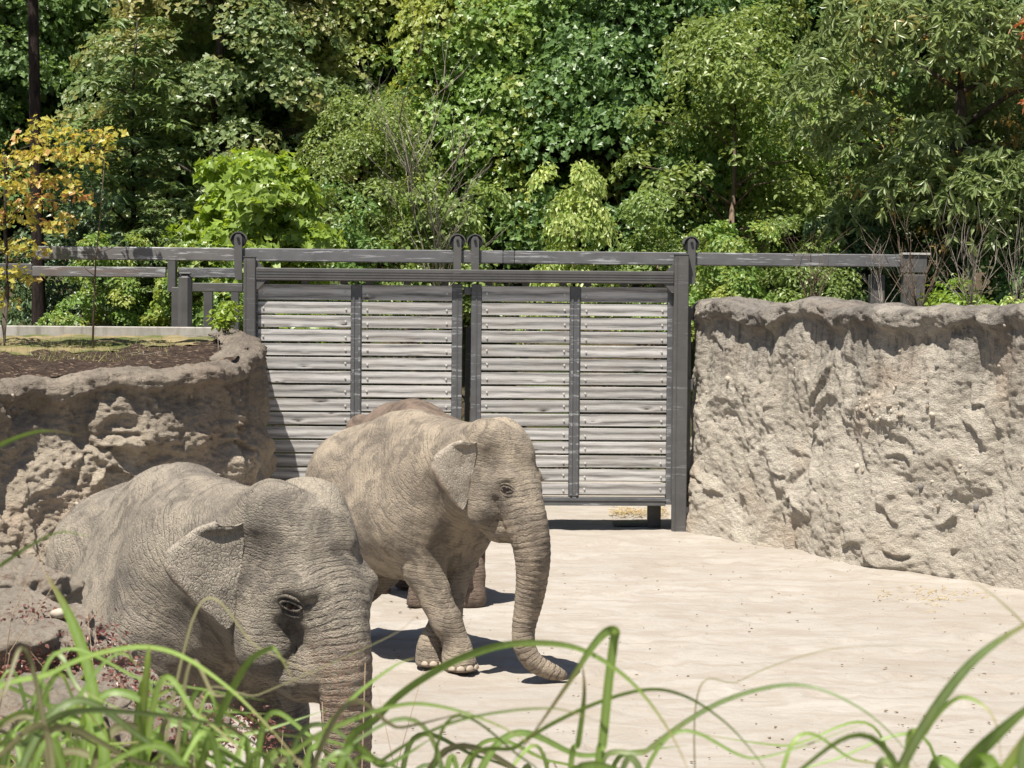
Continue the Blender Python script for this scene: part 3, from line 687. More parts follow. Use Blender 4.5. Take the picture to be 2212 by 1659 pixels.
NAIL = None
def elephant(name, label, pos, heading, feet, trunk, trunk_r, head_pos, head_yaw, head_pitch, mat, scale=1.0, h=0.02, ear=(0.12, 0.85), head_s=1.0, group='elephants in the yard', hair=0, back=0.0, head_roll=0.0, pink=0.5):
    """pos: body centre on the ground (world); heading: world angle of +x; feet: four world points FL, FR, HL, HR;
    trunk: world points from the brow down; head_pos: world centre of the skull"""
    global NAIL
    root = empty(name, pos, heading, label, 'elephant', group)
    Mi = (Matrix.Translation(pos) @ Matrix.Rotation(heading, 4, 'Z')).inverted()
    L = lambda p: np.array(Mi @ Vector(p))
    feet = [L(f) for f in feet]; trunk = [L(t) for t in trunk]; hp = L(head_pos)
    Hm = np.eye(4); Hm[:3, :3] = rotm('Z', head_yaw) @ rotm('Y', head_pitch) @ rotm('X', head_roll) * head_s; Hm[:3, 3] = hp
    hd = lambda p: Hm[:3, :3] @ np.array(p, float) + hp
    s = scale; prims = []
    def E(c, r, k=0.1, M=None, w=0, sub=False): prims.append(('e', np.array(c) * s, np.array(r) * s, M, k, w, sub))
    def K(a, b, ra, rb, k=0.08, w=0, sub=False): prims.append(('c', np.array(a, float), np.array(b, float), ra, rb, k, w, sub))
    # barrel, back ridge, belly, rump
    E((0.0, 0, 1.42), (0.98, 0.60, 0.64), 0.1)
    E((-0.02, 0, 1.72 + back), (0.80, 0.42, 0.58), 0.18)
    K((s * -0.55, 0, s * (1.90 + back)), (s * 0.15, 0, s * (2.08 + back)), s * 0.22, s * 0.22, 0.25)
    E((-0.72, 0, 1.52), (0.46, 0.50, 0.60), 0.2)
    E((-0.92, 0.17, 1.42), (0.27, 0.30, 0.45), 0.15); E((-0.92, -0.17, 1.42), (0.27, 0.30, 0.45), 0.15)
    for sy in (1, -1): E((-0.70, sy * 0.26, 1.58), (0.36, 0.32, 0.46), 0.25)
    E((0.50, 0, 1.58), (0.34, 0.44, 0.58), 0.2)
    for sy in (1, -1):
        E((0.60, sy * 0.33, 1.55), (0.27, 0.20, 0.50), 0.12)                   # shoulder blade
        E((0.10, sy * 0.30, 1.30), (0.70, 0.33, 0.42), 0.12)                   # ribs
        E((-0.68, sy * 0.42, 1.78), (0.12, 0.10, 0.10), 0.22)                  # hip bone
    E((0.0, 0, 1.02), (0.75, 0.42, 0.26), 0.15)
    # neck
    nb = np.array([0.62 * s, 0, 1.80 * s]); nh = hd((-0.16, 0, 0.02))
    K(nb + [-0.06, 0, 0.0], nh, 0.40 * s, 0.32 * head_s, 0.22); K(nb + [0, 0, 0.10], hd((-0.14, 0, 0.20)), 0.34 * s, 0.22 * head_s, 0.2)
    K(nb + [-0.10, 0, -0.40 * s], hd((-0.12, 0, -0.26)), 0.24 * s, 0.16 * head_s, 0.2)
    # legs
    for i, f in enumerate(feet):
        sy = 1 if i % 2 == 0 else -1; fore = i < 2; f = np.array(f)
        if fore:
            sh = np.array([0.60 * s, sy * 0.33 * s, 1.42 * s]); d = f - sh
            el = sh + d * 0.36 + np.array([-0.075, sy * 0.02, 0]) * s; wr = sh + d * 0.68 + np.array([0.035, 0, 0]) * s
            an = f + np.array([0.0, 0, 0.20 * s])
            ch = [(sh, 0.26), (el, 0.178), (wr, 0.132), (an, 0.118), (f + np.array([0.01, 0, 0.10 * s]), 0.138), (f + np.array([0.02, 0, 0.055 * s]), 0.158)]
        else:
            sh = np.array([-0.74 * s, sy * 0.30 * s, 1.30 * s]); d = f - sh
            el = sh + d * 0.40 + np.array([0.12, sy * 0.02, 0]) * s; wr = sh + d * 0.72 + np.array([-0.05, 0, 0]) * s
            an = f + np.array([-0.01, 0, 0.18 * s])
            ch = [(sh, 0.40), (el, 0.25), (wr, 0.145), (an, 0.128), (f + np.array([0.0, 0, 0.10 * s]), 0.145), (f + np.array([0.015, 0, 0.055 * s]), 0.165)]
        for (a, ra), (b, rb) in zip(ch, ch[1:]): K(a, b, ra * s, rb * s, 0.07, w=10 + i)
        prims.append(('foot', f, 0.172 * s))
    # head
    HM = Hm[:3, :3] / head_s; q = head_s
    def HE(c, r, k=0.08, sub=False, M=None): prims.append(('e', hd(c), np.array(r) * q, HM if M is None else HM @ M, k, 1, sub))
    HE((0.0, 0, 0.10), (0.31, 0.27, 0.34), 0.15)
    for sy in (1, -1):
        HE((-0.01, sy * 0.125, 0.325), (0.21, 0.165, 0.18), 0.10)              # twin domes
        HE((0.265, sy * 0.205, 0.0), (0.12, 0.08, 0.065), 0.055)            # brow over the eye
        HE((0.10, sy * 0.205, 0.01), (0.17, 0.085, 0.12), 0.12)                # cheek arch
        HE((0.01, sy * 0.20, -0.26), (0.19, 0.13, 0.25), 0.08)               # jaw muscle
        HE((0.30, sy * 0.115, -0.40), (0.10, 0.095, 0.15), 0.07)               # lip pad beside the trunk
    for sy in (1, -1): HE((0.22, sy * 0.165, -0.11), (0.12, 0.09, 0.13), 0.10)   # orbit
    HE((0.21, 0, 0.13), (0.15, 0.20, 0.27), 0.12)                              # forehead
    HE((0.32, 0, -0.13), (0.165, 0.175, 0.20), 0.10)                            # trunk root
    K(hd((0.02, 0, -0.42)), hd((0.33, 0, -0.56)), 0.15 * q, 0.065 * q, 0.08, 1)  # lower jaw
    K(hd((0.14, 0.09, -0.50)), hd((0.14, -0.09, -0.50)), 0.10 * q, 0.10 * q, 0.10, 1)
    for sy in (1, -1):
        HE((0.08, sy * 0.360, 0.13), (0.14, 0.10, 0.12), 0.11, True)          # temple hollow
        HE((0.30, sy * 0.32, -0.088), (0.09, 0.060, 0.062), 0.06, True)       # eye socket
        HE((0.225, sy * 0.305, -0.245), (0.065, 0.075, 0.085), 0.08, True)     # hollow before the jaw
    HE((-0.02, 0, 0.565), (0.28, 0.04, 0.09), 0.09, True)                      # groove between the domes
    # trunk
    tp = np.array(trunk); tr = np.array(trunk_r)
    ee = np.concatenate([[2 * tp[0] - tp[1]], tp, [2 * tp[-1] - tp[-2]]]); nt_ = []; nr_ = []
    for j in range(len(tp) - 1):
        p0, p1, p2, p3 = ee[j:j + 4]
        for t in (0, 0.25, 0.5, 0.75):
            nt_.append(0.5 * (2 * p1 + (p2 - p0) * t + (2 * p0 - 5 * p1 + 4 * p2 - p3) * t * t + (3 * p1 - p0 - 3 * p2 + p3) * t ** 3)); nr_.append(tr[j] + (tr[j + 1] - tr[j]) * t)
    trunk = nt_ + [tp[-1]]; trunk_r = nr_ + [tr[-1]]
    acc = 0; ts = [0.0]
    for a, b in zip(trunk, trunk[1:]): acc += np.linalg.norm(b - a); ts.append(acc)
    for j in range(len(trunk) - 1): K(trunk[j], trunk[j + 1], trunk_r[j], trunk_r[j + 1], 0.03, w=20)
    # tail
    tl = [np.array(p) * s for p in ((-1.12, 0, 1.62), (-1.24, 0.02, 1.25), (-1.26, 0.04, 0.85), (-1.24, 0.06, 0.62))]
    for j, (ra, rb) in enumerate(((0.075, 0.05), (0.05, 0.035), (0.035, 0.025))): K(tl[j], tl[j + 1], ra, rb, 0.05, w=30)
    # field
    allp = []
    for p in prims:
        if p[0] == 'e': allp += [p[1] - p[2].max(), p[1] + p[2].max()]
        elif p[0] == 'c': allp += [p[1] - p[3], p[1] + p[3], p[2] - p[4], p[2] + p[4]]
    lo = np.min(allp, 0) - 3 * h; hi = np.max(allp, 0) + 3 * h
    n = np.ceil((hi - lo) / h).astype(int) + 1
    D = np.full(n, 0.5, np.float32); ax = [lo[i] + np.arange(n[i]) * h for i in range(3)]
    for p in prims:
        if p[0] == 'foot':
            continue
        mg = 0.18
        if p[0] == 'e': b0, b1 = p[1] - p[2].max() - mg, p[1] + p[2].max() + mg
        else: b0 = np.minimum(p[1] - p[3], p[2] - p[4]) - mg; b1 = np.maximum(p[1] + p[3], p[2] + p[4]) + mg
        i0 = np.clip(np.floor((b0 - lo) / h).astype(int), 0, n); i1 = np.clip(np.ceil((b1 - lo) / h).astype(int) + 1, 0, n)
        sl = tuple(slice(a, b) for a, b in zip(i0, i1))
        P = np.stack(np.meshgrid(*[ax[k][sl[k]] for k in range(3)], indexing='ij'), -1)
        if p[0] == 'e': d = ell_d(P, p[1], p[2], p[3]); k, sub = p[4], p[6]
        else: d = cone_d(P, p[1], p[2], p[3], p[4]); k, sub = p[5], p[7]
        D[sl] = smax(D[sl], -d, k) if sub else smin(D[sl], d, k)
    # flat soles
    zz = ax[2][None, None, :]
    near = np.zeros(n[:2], bool)
    D = np.maximum(D, (0.002 - zz).astype(np.float32)) if True else D
    V, F = surface_nets(D, lo, h)
    # keep the largest shape smooth
    F4 = F
    for it in range(2):
        A = np.zeros_like(V); cnt = np.zeros(len(V))
        for k in range(4):
            np.add.at(A, F4[:, k], V[F4[:, (k + 1) % 4]]); np.add.at(cnt, F4[:, k], 1)
            np.add.at(A, F4[:, (k + 1) % 4], V[F4[:, k]]); np.add.at(cnt, F4[:, (k + 1) % 4], 1)
        V = V * 0.5 + 0.5 * A / cnt[:, None]
    # wrinkle coordinate: length along limb or trunk; on body and head a slanted run
    wsum = np.full(len(V), 1e-9); val = np.zeros(len(V)); cre = np.zeros(len(V)); run = {}; anch = {}
    bodyf = lambda Q: Q[:, 0] * 0.70 + Q[:, 2] * 0.55
    nk = hd((-0.2, 0, 0.0)); hoff = float(bodyf(nk[None])[0]) - float((nk - hp) @ HM @ np.array([0.25, 0, 0.95]))
    headf = lambda Q: (Q - hp) @ HM @ np.array([0.25, 0, 0.95]) + hoff
    for p in prims:
        if p[0] == 'e':
            d = ell_d(V, p[1], p[2], p[3]); wgt = np.exp(-np.maximum(d, 0) / 0.09)
            if p[5] == 1: vv = headf(V); am = 0.22
            else: vv = bodyf(V); am = 0.5
        elif p[0] == 'c':
            d = cone_d(V, p[1], p[2], p[3], p[4]); wgt = np.exp(-np.maximum(d, 0) / 0.09)
            ba = p[2] - p[1]; ln = np.linalg.norm(ba); t = (V - p[1]) @ ba / ln ** 2
            if p[6] >= 20:                                  # trunk and tail: length along them
                if p[6] not in run: run[p[6]] = float(headf(p[1][None])[0]); t = np.minimum(t, 1)
                else: t = np.clip(t, 0, 1)
                vv = run[p[6]] - t * ln; run[p[6]] -= ln; am = 1.25; wgt = wgt * 2.5
            elif p[6] >= 10: sh0 = anch.setdefault(p[6], p[1].copy()); vv = (V - sh0) @ np.array([0.15, 0, 0.95]) + bodyf(sh0[None])[0]; am = 1.0; wgt = wgt * 1.5
            elif p[6] == 1: vv = headf(V); am = 0.6
            else: vv = bodyf(V); am = 0.9
        else: continue
        wsum += wgt; val += wgt * vv; cre += wgt * am
    val /= wsum; cre /= wsum
    # loose skin: soft folds
    fn = np.cross(V[F[:, 2]] - V[F[:, 0]], V[F[:, 3]] - V[F[:, 1]]); N = np.zeros_like(V)
    for k in range(4): np.add.at(N, F[:, k], fn)
    N /= np.maximum(np.linalg.norm(N, axis=1, keepdims=True), 1e-9)
    ontr = np.zeros(len(V))
    for j in range(0, len(trunk) - 1, 2): ontr = np.maximum(ontr, np.exp(-np.maximum(cone_d(V, trunk[j], trunk[j + 1], trunk_r[j], trunk_r[j + 1]), 0) / 0.04))
    fold = fbm(V * [6, 6, 3], 3, 5) * 0.012 * (1 - 0.75 * ontr) + np.sin(val * 105 + pnoise(V * 5, 3) * 3) * 0.0028 * ontr + pnoise(np.stack([val * 16, V[:, 1] * 2, V[:, 2] * 2], 1), 9) * 0.008 * cre * (1 - 0.8 * ontr)
    V = V + N * (fold * np.clip(V[:, 2] / 0.15, 0, 1))[:, None]
    pk = np.zeros(len(V))
    for j in range(len(trunk)):
        if j < len(trunk) - 1: pk = np.maximum(pk, np.exp(-np.maximum(cone_d(V, trunk[j], trunk[j + 1], trunk_r[j], trunk_r[j + 1]), 0) / 0.03) * pink)
    dfront = (V - hp) @ HM
    pk *= sstep(-0.15, -0.45, dfront[:, 2])
    st = np.zeros(len(V))
    for sy in (1, -1):
        for cc, rr_, am in (((0.275, 0.26, -0.10), 0.115, 1.0), ((0.25, 0.25, -0.22), 0.12, 0.8), ((0.10, 0.27, 0.10), 0.17, 0.3), ((-0.04, 0.28, 0.0), 0.10, 0.6)):
            dd = np.linalg.norm((dfront - np.array([cc[0], sy * cc[1], cc[2]]) * q) , axis=1) / (rr_ * q); st = np.maximum(st, am * sstep(1.0, 0.35, dd))
    Vs, Fs, vals, cres, pks, sts = [V], [F], [val], [cre], [pk], [st]; off = len(V)
    for sy in (1, -1):
        ev, ef, eu, eo = make_ear(sy, Hm, *ear)
        Vs.append(ev); Fs.append(ef + off); off += len(ev); vals.append(eu * 0.8); cres.append(np.full(len(ev), 0.25)); pks.append(eo * 0.8 * sstep(0.0, 0.25, -(np.tile(np.repeat(np.linspace(0, 1, 34), 22), 2) * -1 + 0.35))); sts.append(np.zeros(len(ev)))
    # eyelids and the folds around them, modelled as skin rolls
    eyes = []; hl = dfront / q
    for sy in (1, -1):
        o_ = np.array([0.12, sy * 0.08, -0.088]); dr_ = np.array([0.62, sy * 0.78, 0.0]); dr_ /= np.linalg.norm(dr_)
        al = (hl - o_) @ dr_; pe = np.linalg.norm(hl - o_ - al[:, None] * dr_, axis=1); cand = np.argwhere((pe < 0.035) & (al > 0)).ravel()
        top = cand[np.argsort(-al[cand])[:max(6, len(cand) // 2)]]
        ec = o_ + dr_ * float(np.median(al[top])); nrm = (N[top] @ HM).mean(0); nrm = nrm / np.linalg.norm(nrm) + dr_ * 0.8; nrm /= np.linalg.norm(nrm)
        tz_ = np.array([0, 0, 1.0]); tz_ -= nrm * (tz_ @ nrm); tz_ /= np.linalg.norm(tz_); tx = np.cross(tz_, nrm) * (1 if sy < 0 else -1); tx = tx if tx[0] > 0 else -tx
        eyes.append((ec, nrm))
        rolls = [(0.056, 0.024, 0, 360, 0.0085, 0.002), (0.074, 0.050, 15, 175, 0.012, -0.003), (0.076, 0.056, 205, 340, 0.009, -0.004)]
        hn = hl @ nrm; hx_ = hl @ tx; hz_ = hl @ tz_; fr = (hl[:, 1] * sy > 0.05)
        for a_, b_, t0, t1, rd, lift in rolls:
            m = 26; tt = np.radians(np.linspace(t0, t1, m)); closed = t1 - t0 == 360
            cv = np.stack([ec + tx * (a_ * math.cos(t)) + tz_ * (b_ * math.sin(t) - 0.15 * a_ * math.cos(t)) for t in tt]); k8 = 8; rv = []
            for ii in range(m):
                nb_ = fr & (np.hypot(hx_ - cv[ii] @ tx, hz_ - cv[ii] @ tz_) < 0.02) & (np.abs(hn - ec @ nrm) < 0.12)
                if nb_.any(): cv[ii] += nrm * (float(np.median(hn[nb_])) - cv[ii] @ nrm + lift)
            for it in range(3): cv[1:-1] = (cv[:-2] + cv[1:-1] * 2 + cv[2:]) / 4
            for ii in range(m):
                tg = cv[(ii + 1) % m if closed else min(ii + 1, m - 1)] - cv[ii - 1 if closed or ii else 0]; tg /= np.linalg.norm(tg) + 1e-9; bn = np.cross(tg, nrm); bn /= np.linalg.norm(bn) + 1e-9
                tap = 1.0 if closed else 0.25 + 0.75 * math.sin(math.pi * ii / (m - 1)) ** 0.7
                rv += [cv[ii] + (bn * math.cos(u_) + nrm * math.sin(u_)) * rd * tap for u_ in np.linspace(0, 2 * math.pi, k8, endpoint=False)]
            rv = np.array(rv); ff = [(ii * k8 + k, ii * k8 + (k + 1) % k8, (ii + 1) * k8 + (k + 1) % k8, (ii + 1) * k8 + k) for ii in range(m - 1) for k in range(k8)]
            wv = (rv * q) @ HM.T + hp
            Vs.append(wv); Fs.append(np.array(ff) + off); off += len(wv); vals.append(np.repeat(np.linspace(0, 0.3, m), k8)); cres.append(np.full(len(wv), 0.5)); pks.append(np.zeros(len(wv))); sts.append(np.full(len(wv), 0.75 if a_ < 0.06 else 0.45))
    me = mesh_np('elephant_body', np.concatenate(Vs), np.concatenate(Fs))
    vattr(me, 'wrinkle', np.concatenate(vals), 'FLOAT'); vattr(me, 'crease', np.concatenate(cres), 'FLOAT'); vattr(me, 'pink', np.concatenate(pks), 'FLOAT')
    vattr(me, 'stain', np.concatenate(sts), 'FLOAT'); pal = np.zeros(off); pal[len(V):len(V) + 2 * 34 * 22 * 2] = 1.0; vattr(me, 'pale', pal, 'FLOAT')
    body = link('body', me, mat, root)
    # eyes
    for ec, nrm in eyes:
        mb = MB(); bmesh.ops.create_uvsphere(mb.bm, u_segments=16, v_segments=12, radius=0.046 * q)
        for f in mb.bm.faces: f.smooth = True
        mb.build('eye', M_EYE, root, loc=Vector(hd(ec - nrm * 0.041)))
    # toenails
    if NAIL is None:
        mb = MB(); bmesh.ops.create_icosphere(mb.bm, subdivisions=2, radius=1)
        for v in mb.bm.verts:
            if v.co.z < -0.35: v.co.z = -0.35
            v.co.x *= 0.55
        for f in mb.bm.faces: f.smooth = True
        NAIL = mb.me('toenail')
    for i, f in enumerate(feet):
        for a in ((-62, -32, 0, 32, 62) if i < 2 else (-48, -16, 16, 48)):
            sz = 0.042 * s * (1.0 - 0.18 * abs(a) / 62)
            link('toenail', NAIL, M_NAIL, root, loc=(f[0] + 0.02 + math.cos(R(a)) * 0.163 * s, f[1] + math.sin(R(a)) * 0.163 * s, 0.034 * s), rot=(0, -0.15, R(a)), scale=(sz * 0.8, sz * 1.05, sz * 0.95))
    # sparse bristles along back and crown
    if hair:
        rr = np.random.default_rng(3); up = np.argwhere((N[:, 2] > 0.55) & ((V[:, 2] > 1.75 * s))).ravel()
        pick = rr.choice(up, hair); b = V[pick]; l = rr.uniform(0.025, 0.07, hair)[:, None]
        dr = N[pick] + rr.normal(0, 0.45, (hair, 3)) + [-0.35, 0, 0.2]; dr /= np.linalg.norm(dr, axis=1, keepdims=True)
        sd = np.cross(dr, rr.normal(0, 1, (hair, 3))); sd /= np.linalg.norm(sd, axis=1, keepdims=True)
        hv = np.concatenate([b - sd * 0.0007, b + sd * 0.0007, b + dr * l]); i = np.arange(hair)
        link('hair', mesh_np('elephant_hair', hv, np.stack([i, i + hair, i + 2 * hair], 1), False), M_HAIR, root)['kind'] = 'stuff'
    return root

M_EYE = plain('eye_dark_brown', (0.016, 0.010, 0.007), 0.28, spec=0.4)
M_NAIL = plain('toenail_horn', (0.36, 0.30, 0.235), 0.6, 0.25, ns=30)
M_HAIR = plain('bristle_hair', (0.05, 0.035, 0.028), 0.6)
SK1 = skin_material('elephant_skin_dusty', (0.305, 0.268, 0.215), (0.185, 0.163, 0.138), (0.36, 0.31, 0.235), 0.5, 0.0, 210.0, 30.0)
SK2 = skin_material('elephant_skin_tan', (0.325, 0.272, 0.208), (0.205, 0.174, 0.14), (0.385, 0.318, 0.235), 0.55, 4.3, 150.0, 21.0)
SK3 = skin_material('elephant_skin_red_earth', (0.20, 0.15, 0.115), (0.14, 0.105, 0.085), (0.25, 0.19, 0.145), 0.5, 9.1, 150.0, 18.0)

def foot_at(x, y): return on_ground(x, y)
def W(c, th, f, l):                       # point f forward and l left of c, heading angle th below the picture's right
    hx, hy = math.cos(th), math.sin(th); return Vector((c[0] + hx * f - hy * l, c[1] + hy * f + hx * l, 0))

# middle elephant, trunk to the ground
TH2 = R(-53); C2 = Vector((-0.97, 18.5, 0))
elephant('elephant', 'tan elephant standing mid-yard with its trunk tip resting on the sand', C2, TH2,
    [on_ground(932, 1437), on_ground(990, 1448), W(C2, TH2, -1.25, 0.06), W(C2, TH2, -0.92, -0.24)],
    [at(1118, 1065, 17.15), at(1136, 1125, 17.10), at(1150, 1190, 17.10), at(1149, 1250, 17.14), at(1141, 1305, 17.18), at(1131, 1360, 17.2), at(1134, 1400, 17.2), at(1152, 1430, 17.22), at(1185, 1449, 17.25), at(1214, 1459, 17.28)],
    [0.19, 0.178, 0.152, 0.130, 0.112, 0.092, 0.084, 0.078, 0.066, 0.050],
    at(1068, 1022, 17.35), R(26), R(6), SK2, scale=0.98, h=0.0185, ear=(0.05, 0.62), head_s=0.96, pink=0.15)
# near elephant, half behind the planted bank
TH1 = R(-62); C1 = Vector((-2.0, 11.9, 0))
elephant('elephant', 'nearest grey elephant at the lower left, seen behind the grasses', C1, TH1,
    [W(C1, TH1, 0.88, 0.50), W(C1, TH1, 0.66, -0.30), W(C1, TH1, -0.75, 0.28), W(C1, TH1, -0.62, -0.28)],
    [at(702, 1262, 10.40), at(727, 1360, 10.33), at(742, 1450, 10.31), at(749, 1560, 10.34), at(750, 1680, 10.4), at(744, 1800, 10.42), at(735, 1880, 10.4), at(728, 1930, 10.3), at(745, 1965, 10.2)],
    [0.185, 0.165, 0.14, 0.124, 0.112, 0.098, 0.088, 0.078, 0.06],
    at(632, 1246, 10.6), R(22), R(2), SK1, scale=0.96, h=0.0178, ear=(0.02, 0.80, 0.86), head_s=1.05, hair=1100, pink=0.75)
# far elephant walking away behind the middle one
TH3 = math.atan2(0.89, -0.45); C3 = Vector((-1.08, 22.5, 0))
hp3 = W(C3, TH3, 1.35, 0.0); hp3.z = 1.55
trk3 = []
for f_, z_ in ((0.25, 1.5), (0.42, 1.3), (0.46, 1.1), (0.45, 0.75), (0.44, 0.4), (0.5, 0.15)):
    q_ = W(hp3, TH3, f_, 0); q_.z = z_; trk3.append(q_)
elephant('elephant', 'reddish brown elephant walking away, mostly hidden behind the middle elephant', C3, TH3,
    [W(C3, TH3, 0.45, 0.26), W(C3, TH3, 0.72, -0.24), W(C3, TH3, -0.72, 0.24), W(C3, TH3, -0.95, -0.26)],
    trk3, [0.2, 0.18, 0.14, 0.11, 0.085, 0.06], hp3, 0.0, R(8), SK3, scale=0.955, h=0.024, ear=(0.05, 0.6), head_s=0.92, pink=0.0, hair=500)
# ------------------------------------------------------------ planting
def leaf_material(name, a, b, c3=None, c3_amt=0.0, trans=0.36, rough=0.40, spec=0.5, patch=0.35):
    g = NT(name); gi = g.n('NewGeometry').outputs['Random Per Island']; p = g.pos(); oi = g.n('ObjectInfo').outputs['Random']
    c = g.mix(gi, a, b)
    if c3: c = g.mix(g.ramp(g.math('ADD', g.noise(p, patch, 3, 0.6), g.math('MULTIPLY', g.math('SUBTRACT', gi, 0.5), 0.16)), [(0.50 - c3_amt * 0.16, 0.0), (0.64 - c3_amt * 0.16, 1.0)]), c, c3)
    c = g.hsv(c, g.math('MULTIPLY_ADD', oi, 0.014, 0.488), 1.0, g.math('MULTIPLY_ADD', g.noise(p, 0.7, 3), 0.9, 0.76))
    g.out(c, rough, spec=spec)
    tr_ = g.n('BsdfTranslucent', {'Color': g.hsv(c, 0.485, 1.15, 1.5)}); mx = g.n('MixShader', {0: trans, 1: g.b.outputs[0], 2: tr_.outputs[0]})
    g.t.links.new(mx.outputs[0], g.t.nodes['Material Output'].inputs['Surface'])
    return g.m
def bark_material(name, a, b):
    g = NT(name); p = g.pos(); n = g.noise(g.scale(p, (6, 6, 1.2)), 3.0, 6, 0.7)
    return g.out(g.mix(g.ramp(n, [(0.35, 0.0), (0.65, 1.0)]), a, b), 0.9, g.bump(n, 1.0, 0.03), spec=0.1)

# leaf outlines: list of polygons in (along, across, lift)
def halves(pts, fold):                     # pts: outline of one half from stem to tip, (x, y>=0)
    ps = []
    for sgn in (1, -1):
        q = [(0, 0, 0)] + [(x, sgn * y, fold * y) for x, y in pts] + [(1, 0, -0.12)]
        ps.append(q if sgn > 0 else q[::-1])
    return ps
LEAF = {
    'maple': halves([(0.02, 0.32), (0.36, 0.24), (0.44, 0.56)], 0.35),
    'ovate': halves([(0.30, 0.30), (0.70, 0.22)], 0.3),
    'lance': halves([(0.25, 0.13), (0.65, 0.13)], 0.4),
    'simple': halves([(0.45, 0.42)], 0.3),
    'spray': halves([(0.15, 0.20), (0.45, 0.16), (0.5, 0.06)], -0.25),
}
def foliage(name, cl, per, size, kind='maple', seed=0, droop=0.35, flat=0.38, spread=0.45, sizevar=0.35, up=0.75, cluster=1, tilt=0.0):
    """cl: (n,4) clump centres and radii; leaves lie over each clump like shingles on a dome"""
    rr = np.random.default_rng(seed); cl = np.asarray(cl, float)
    n = np.maximum(4, (per * (cl[:, 3] / cl[:, 3].mean()) ** 2).astype(int)); idx = np.repeat(np.arange(len(cl)), n); N = len(idx)
    c = cl[idx, :3]; r = cl[idx, 3]
    ph = rr.uniform(0, 2 * np.pi, N); rho = np.sqrt(rr.uniform(0, 1, N))
    if cluster > 1:                          # leaves of one twig start together
        ph = np.repeat(ph[::cluster], cluster)[:N]; rho = np.repeat(rho[::cluster], cluster)[:N]
    z = (1 - rho ** 2) * flat + rr.normal(0, 0.16, N) * (0.5 if cluster == 1 else 0.15)
    hr = np.hypot(c[:, 0], c[:, 1]) + 1e-6; A = np.stack([c[:, 0] / hr * tilt, c[:, 1] / hr * tilt, np.ones(N)], 1); A /= np.linalg.norm(A, axis=1, keepdims=True)
    T1 = np.stack([A[:, 2], 0 * hr, -A[:, 0]], 1); T1 /= np.linalg.norm(T1, axis=1, keepdims=True); T2 = np.cross(A, T1)
    rad = T1 * np.cos(ph)[:, None] + T2 * np.sin(ph)[:, None]
    pos = c + (rad * rho[:, None] + A * z[:, None]) * r[:, None] + (rr.normal(0, 0.04, (N, 3)) if cluster == 1 else 0)
    nor = rad * rho[:, None] * 0.6 + A * up + rr.normal(0, spread, (N, 3)); nor /= np.linalg.norm(nor, axis=1, keepdims=True)
    ax = np.stack([np.cos(ph), np.sin(ph), -np.full(N, droop)], 1) + rr.normal(0, 0.55 if cluster == 1 else 0.75, (N, 3))
    ax -= nor * (ax * nor).sum(1, keepdims=True); ax /= np.linalg.norm(ax, axis=1, keepdims=True)
    sd = np.cross(nor, ax); L = size * (1 + rr.uniform(-sizevar, sizevar, N))
    polys = LEAF[kind]; F = []; Vs = []; k = 0
    tmpl = np.array([v for p in polys for v in p]); m = len(tmpl)
    V = pos[:, None, :] + (ax[:, None, :] * tmpl[None, :, :1] + sd[:, None, :] * tmpl[None, :, 1:2] + nor[:, None, :] * tmpl[None, :, 2:3]) * L[:, None, None]
    # weld the two halves along the midrib so that each leaf is one island
    h = len(polys[0]); base = np.arange(N)[:, None] * m
    f1 = base + np.arange(h)[None, :]; f2 = base + np.array([base_i for base_i in ([h + i for i in range(h)])])[None, :]
    f2 = f2.copy(); f2[:, -1] = f1[:, 0]; f2[:, 0] = f1[:, -1]
    V2 = V.reshape(-1, 3); used = np.zeros(len(V2), bool); used[f1.ravel()] = True; used[f2.ravel()] = True
    remap = np.cumsum(used) - 1
    return mesh_np(name, V2[used], [remap[np.concatenate([f1, f2])]], False)
def crown_clumps(h0, h1, rad, n, seed, prof=None, rc=(0.45, 0.85), inner=0.25, lobes=0.12):
    rr = np.random.default_rng(seed); out = []
    for i in range(n):
        t = rr.uniform(0, 1) ** 0.9; z = h0 + (h1 - h0) * t
        R_ = rad * (prof(t) if prof else math.sin(math.pi * (0.12 + 0.80 * t)) ** 0.7)
        rho = rr.uniform(0.62, 1.0) if rr.random() > inner else rr.uniform(0.1, 0.6)
        a = rr.uniform(0, 2 * math.pi); lob = 1 + lobes * (0.6 * math.sin(2 * a + seed) + 0.5 * math.sin(5 * a + seed * 2)); R_ *= lob; z *= 1 + lobes * 0.6 * math.sin(3 * a + seed * 3)
        out.append((math.cos(a) * R_ * rho, math.sin(a) * R_ * rho, z + rr.normal(0, 0.1), rr.uniform(*rc)))
    return np.array(out)
def trunk_mesh(name, h, r, clumps, seed, nl=9, lean=(0, 0), rtop=0.3):
    rr = random.Random(seed); mb = MB()
    pts = [Vector((lean[0] * t + rr.uniform(-1, 1) * 0.05 * h * 0.2 * (t > 0), lean[1] * t, h * t - 0.25 * (t == 0))) for t in [i / 6 for i in range(7)]]
    mb.tube(pts, [r * (1 + 0.35 * (i == 0)) * (1 - (1 - rtop) * i / 6) for i in range(7)], 9)
    order = sorted(range(len(clumps)), key=lambda i: rr.random())[:nl]
    for i in order:
        c = Vector(clumps[i][:3]); t = max(0.15, min(0.9, (c.z - 0.35 * math.hypot(c.x, c.y)) / h)); k = int(t * 6); a = pts[k].lerp(pts[min(k + 1, 6)], t * 6 - k)
        m1 = a.lerp(c, 0.45) + Vector((rr.uniform(-.2, .2), rr.uniform(-.2, .2), 0.12 * (c - a).length)); rb = r * 0.42 * (1 - 0.5 * t)
        mb.tube([a, m1, c], [rb, rb * 0.65, rb * 0.22], 6)
    return mb.me(name)
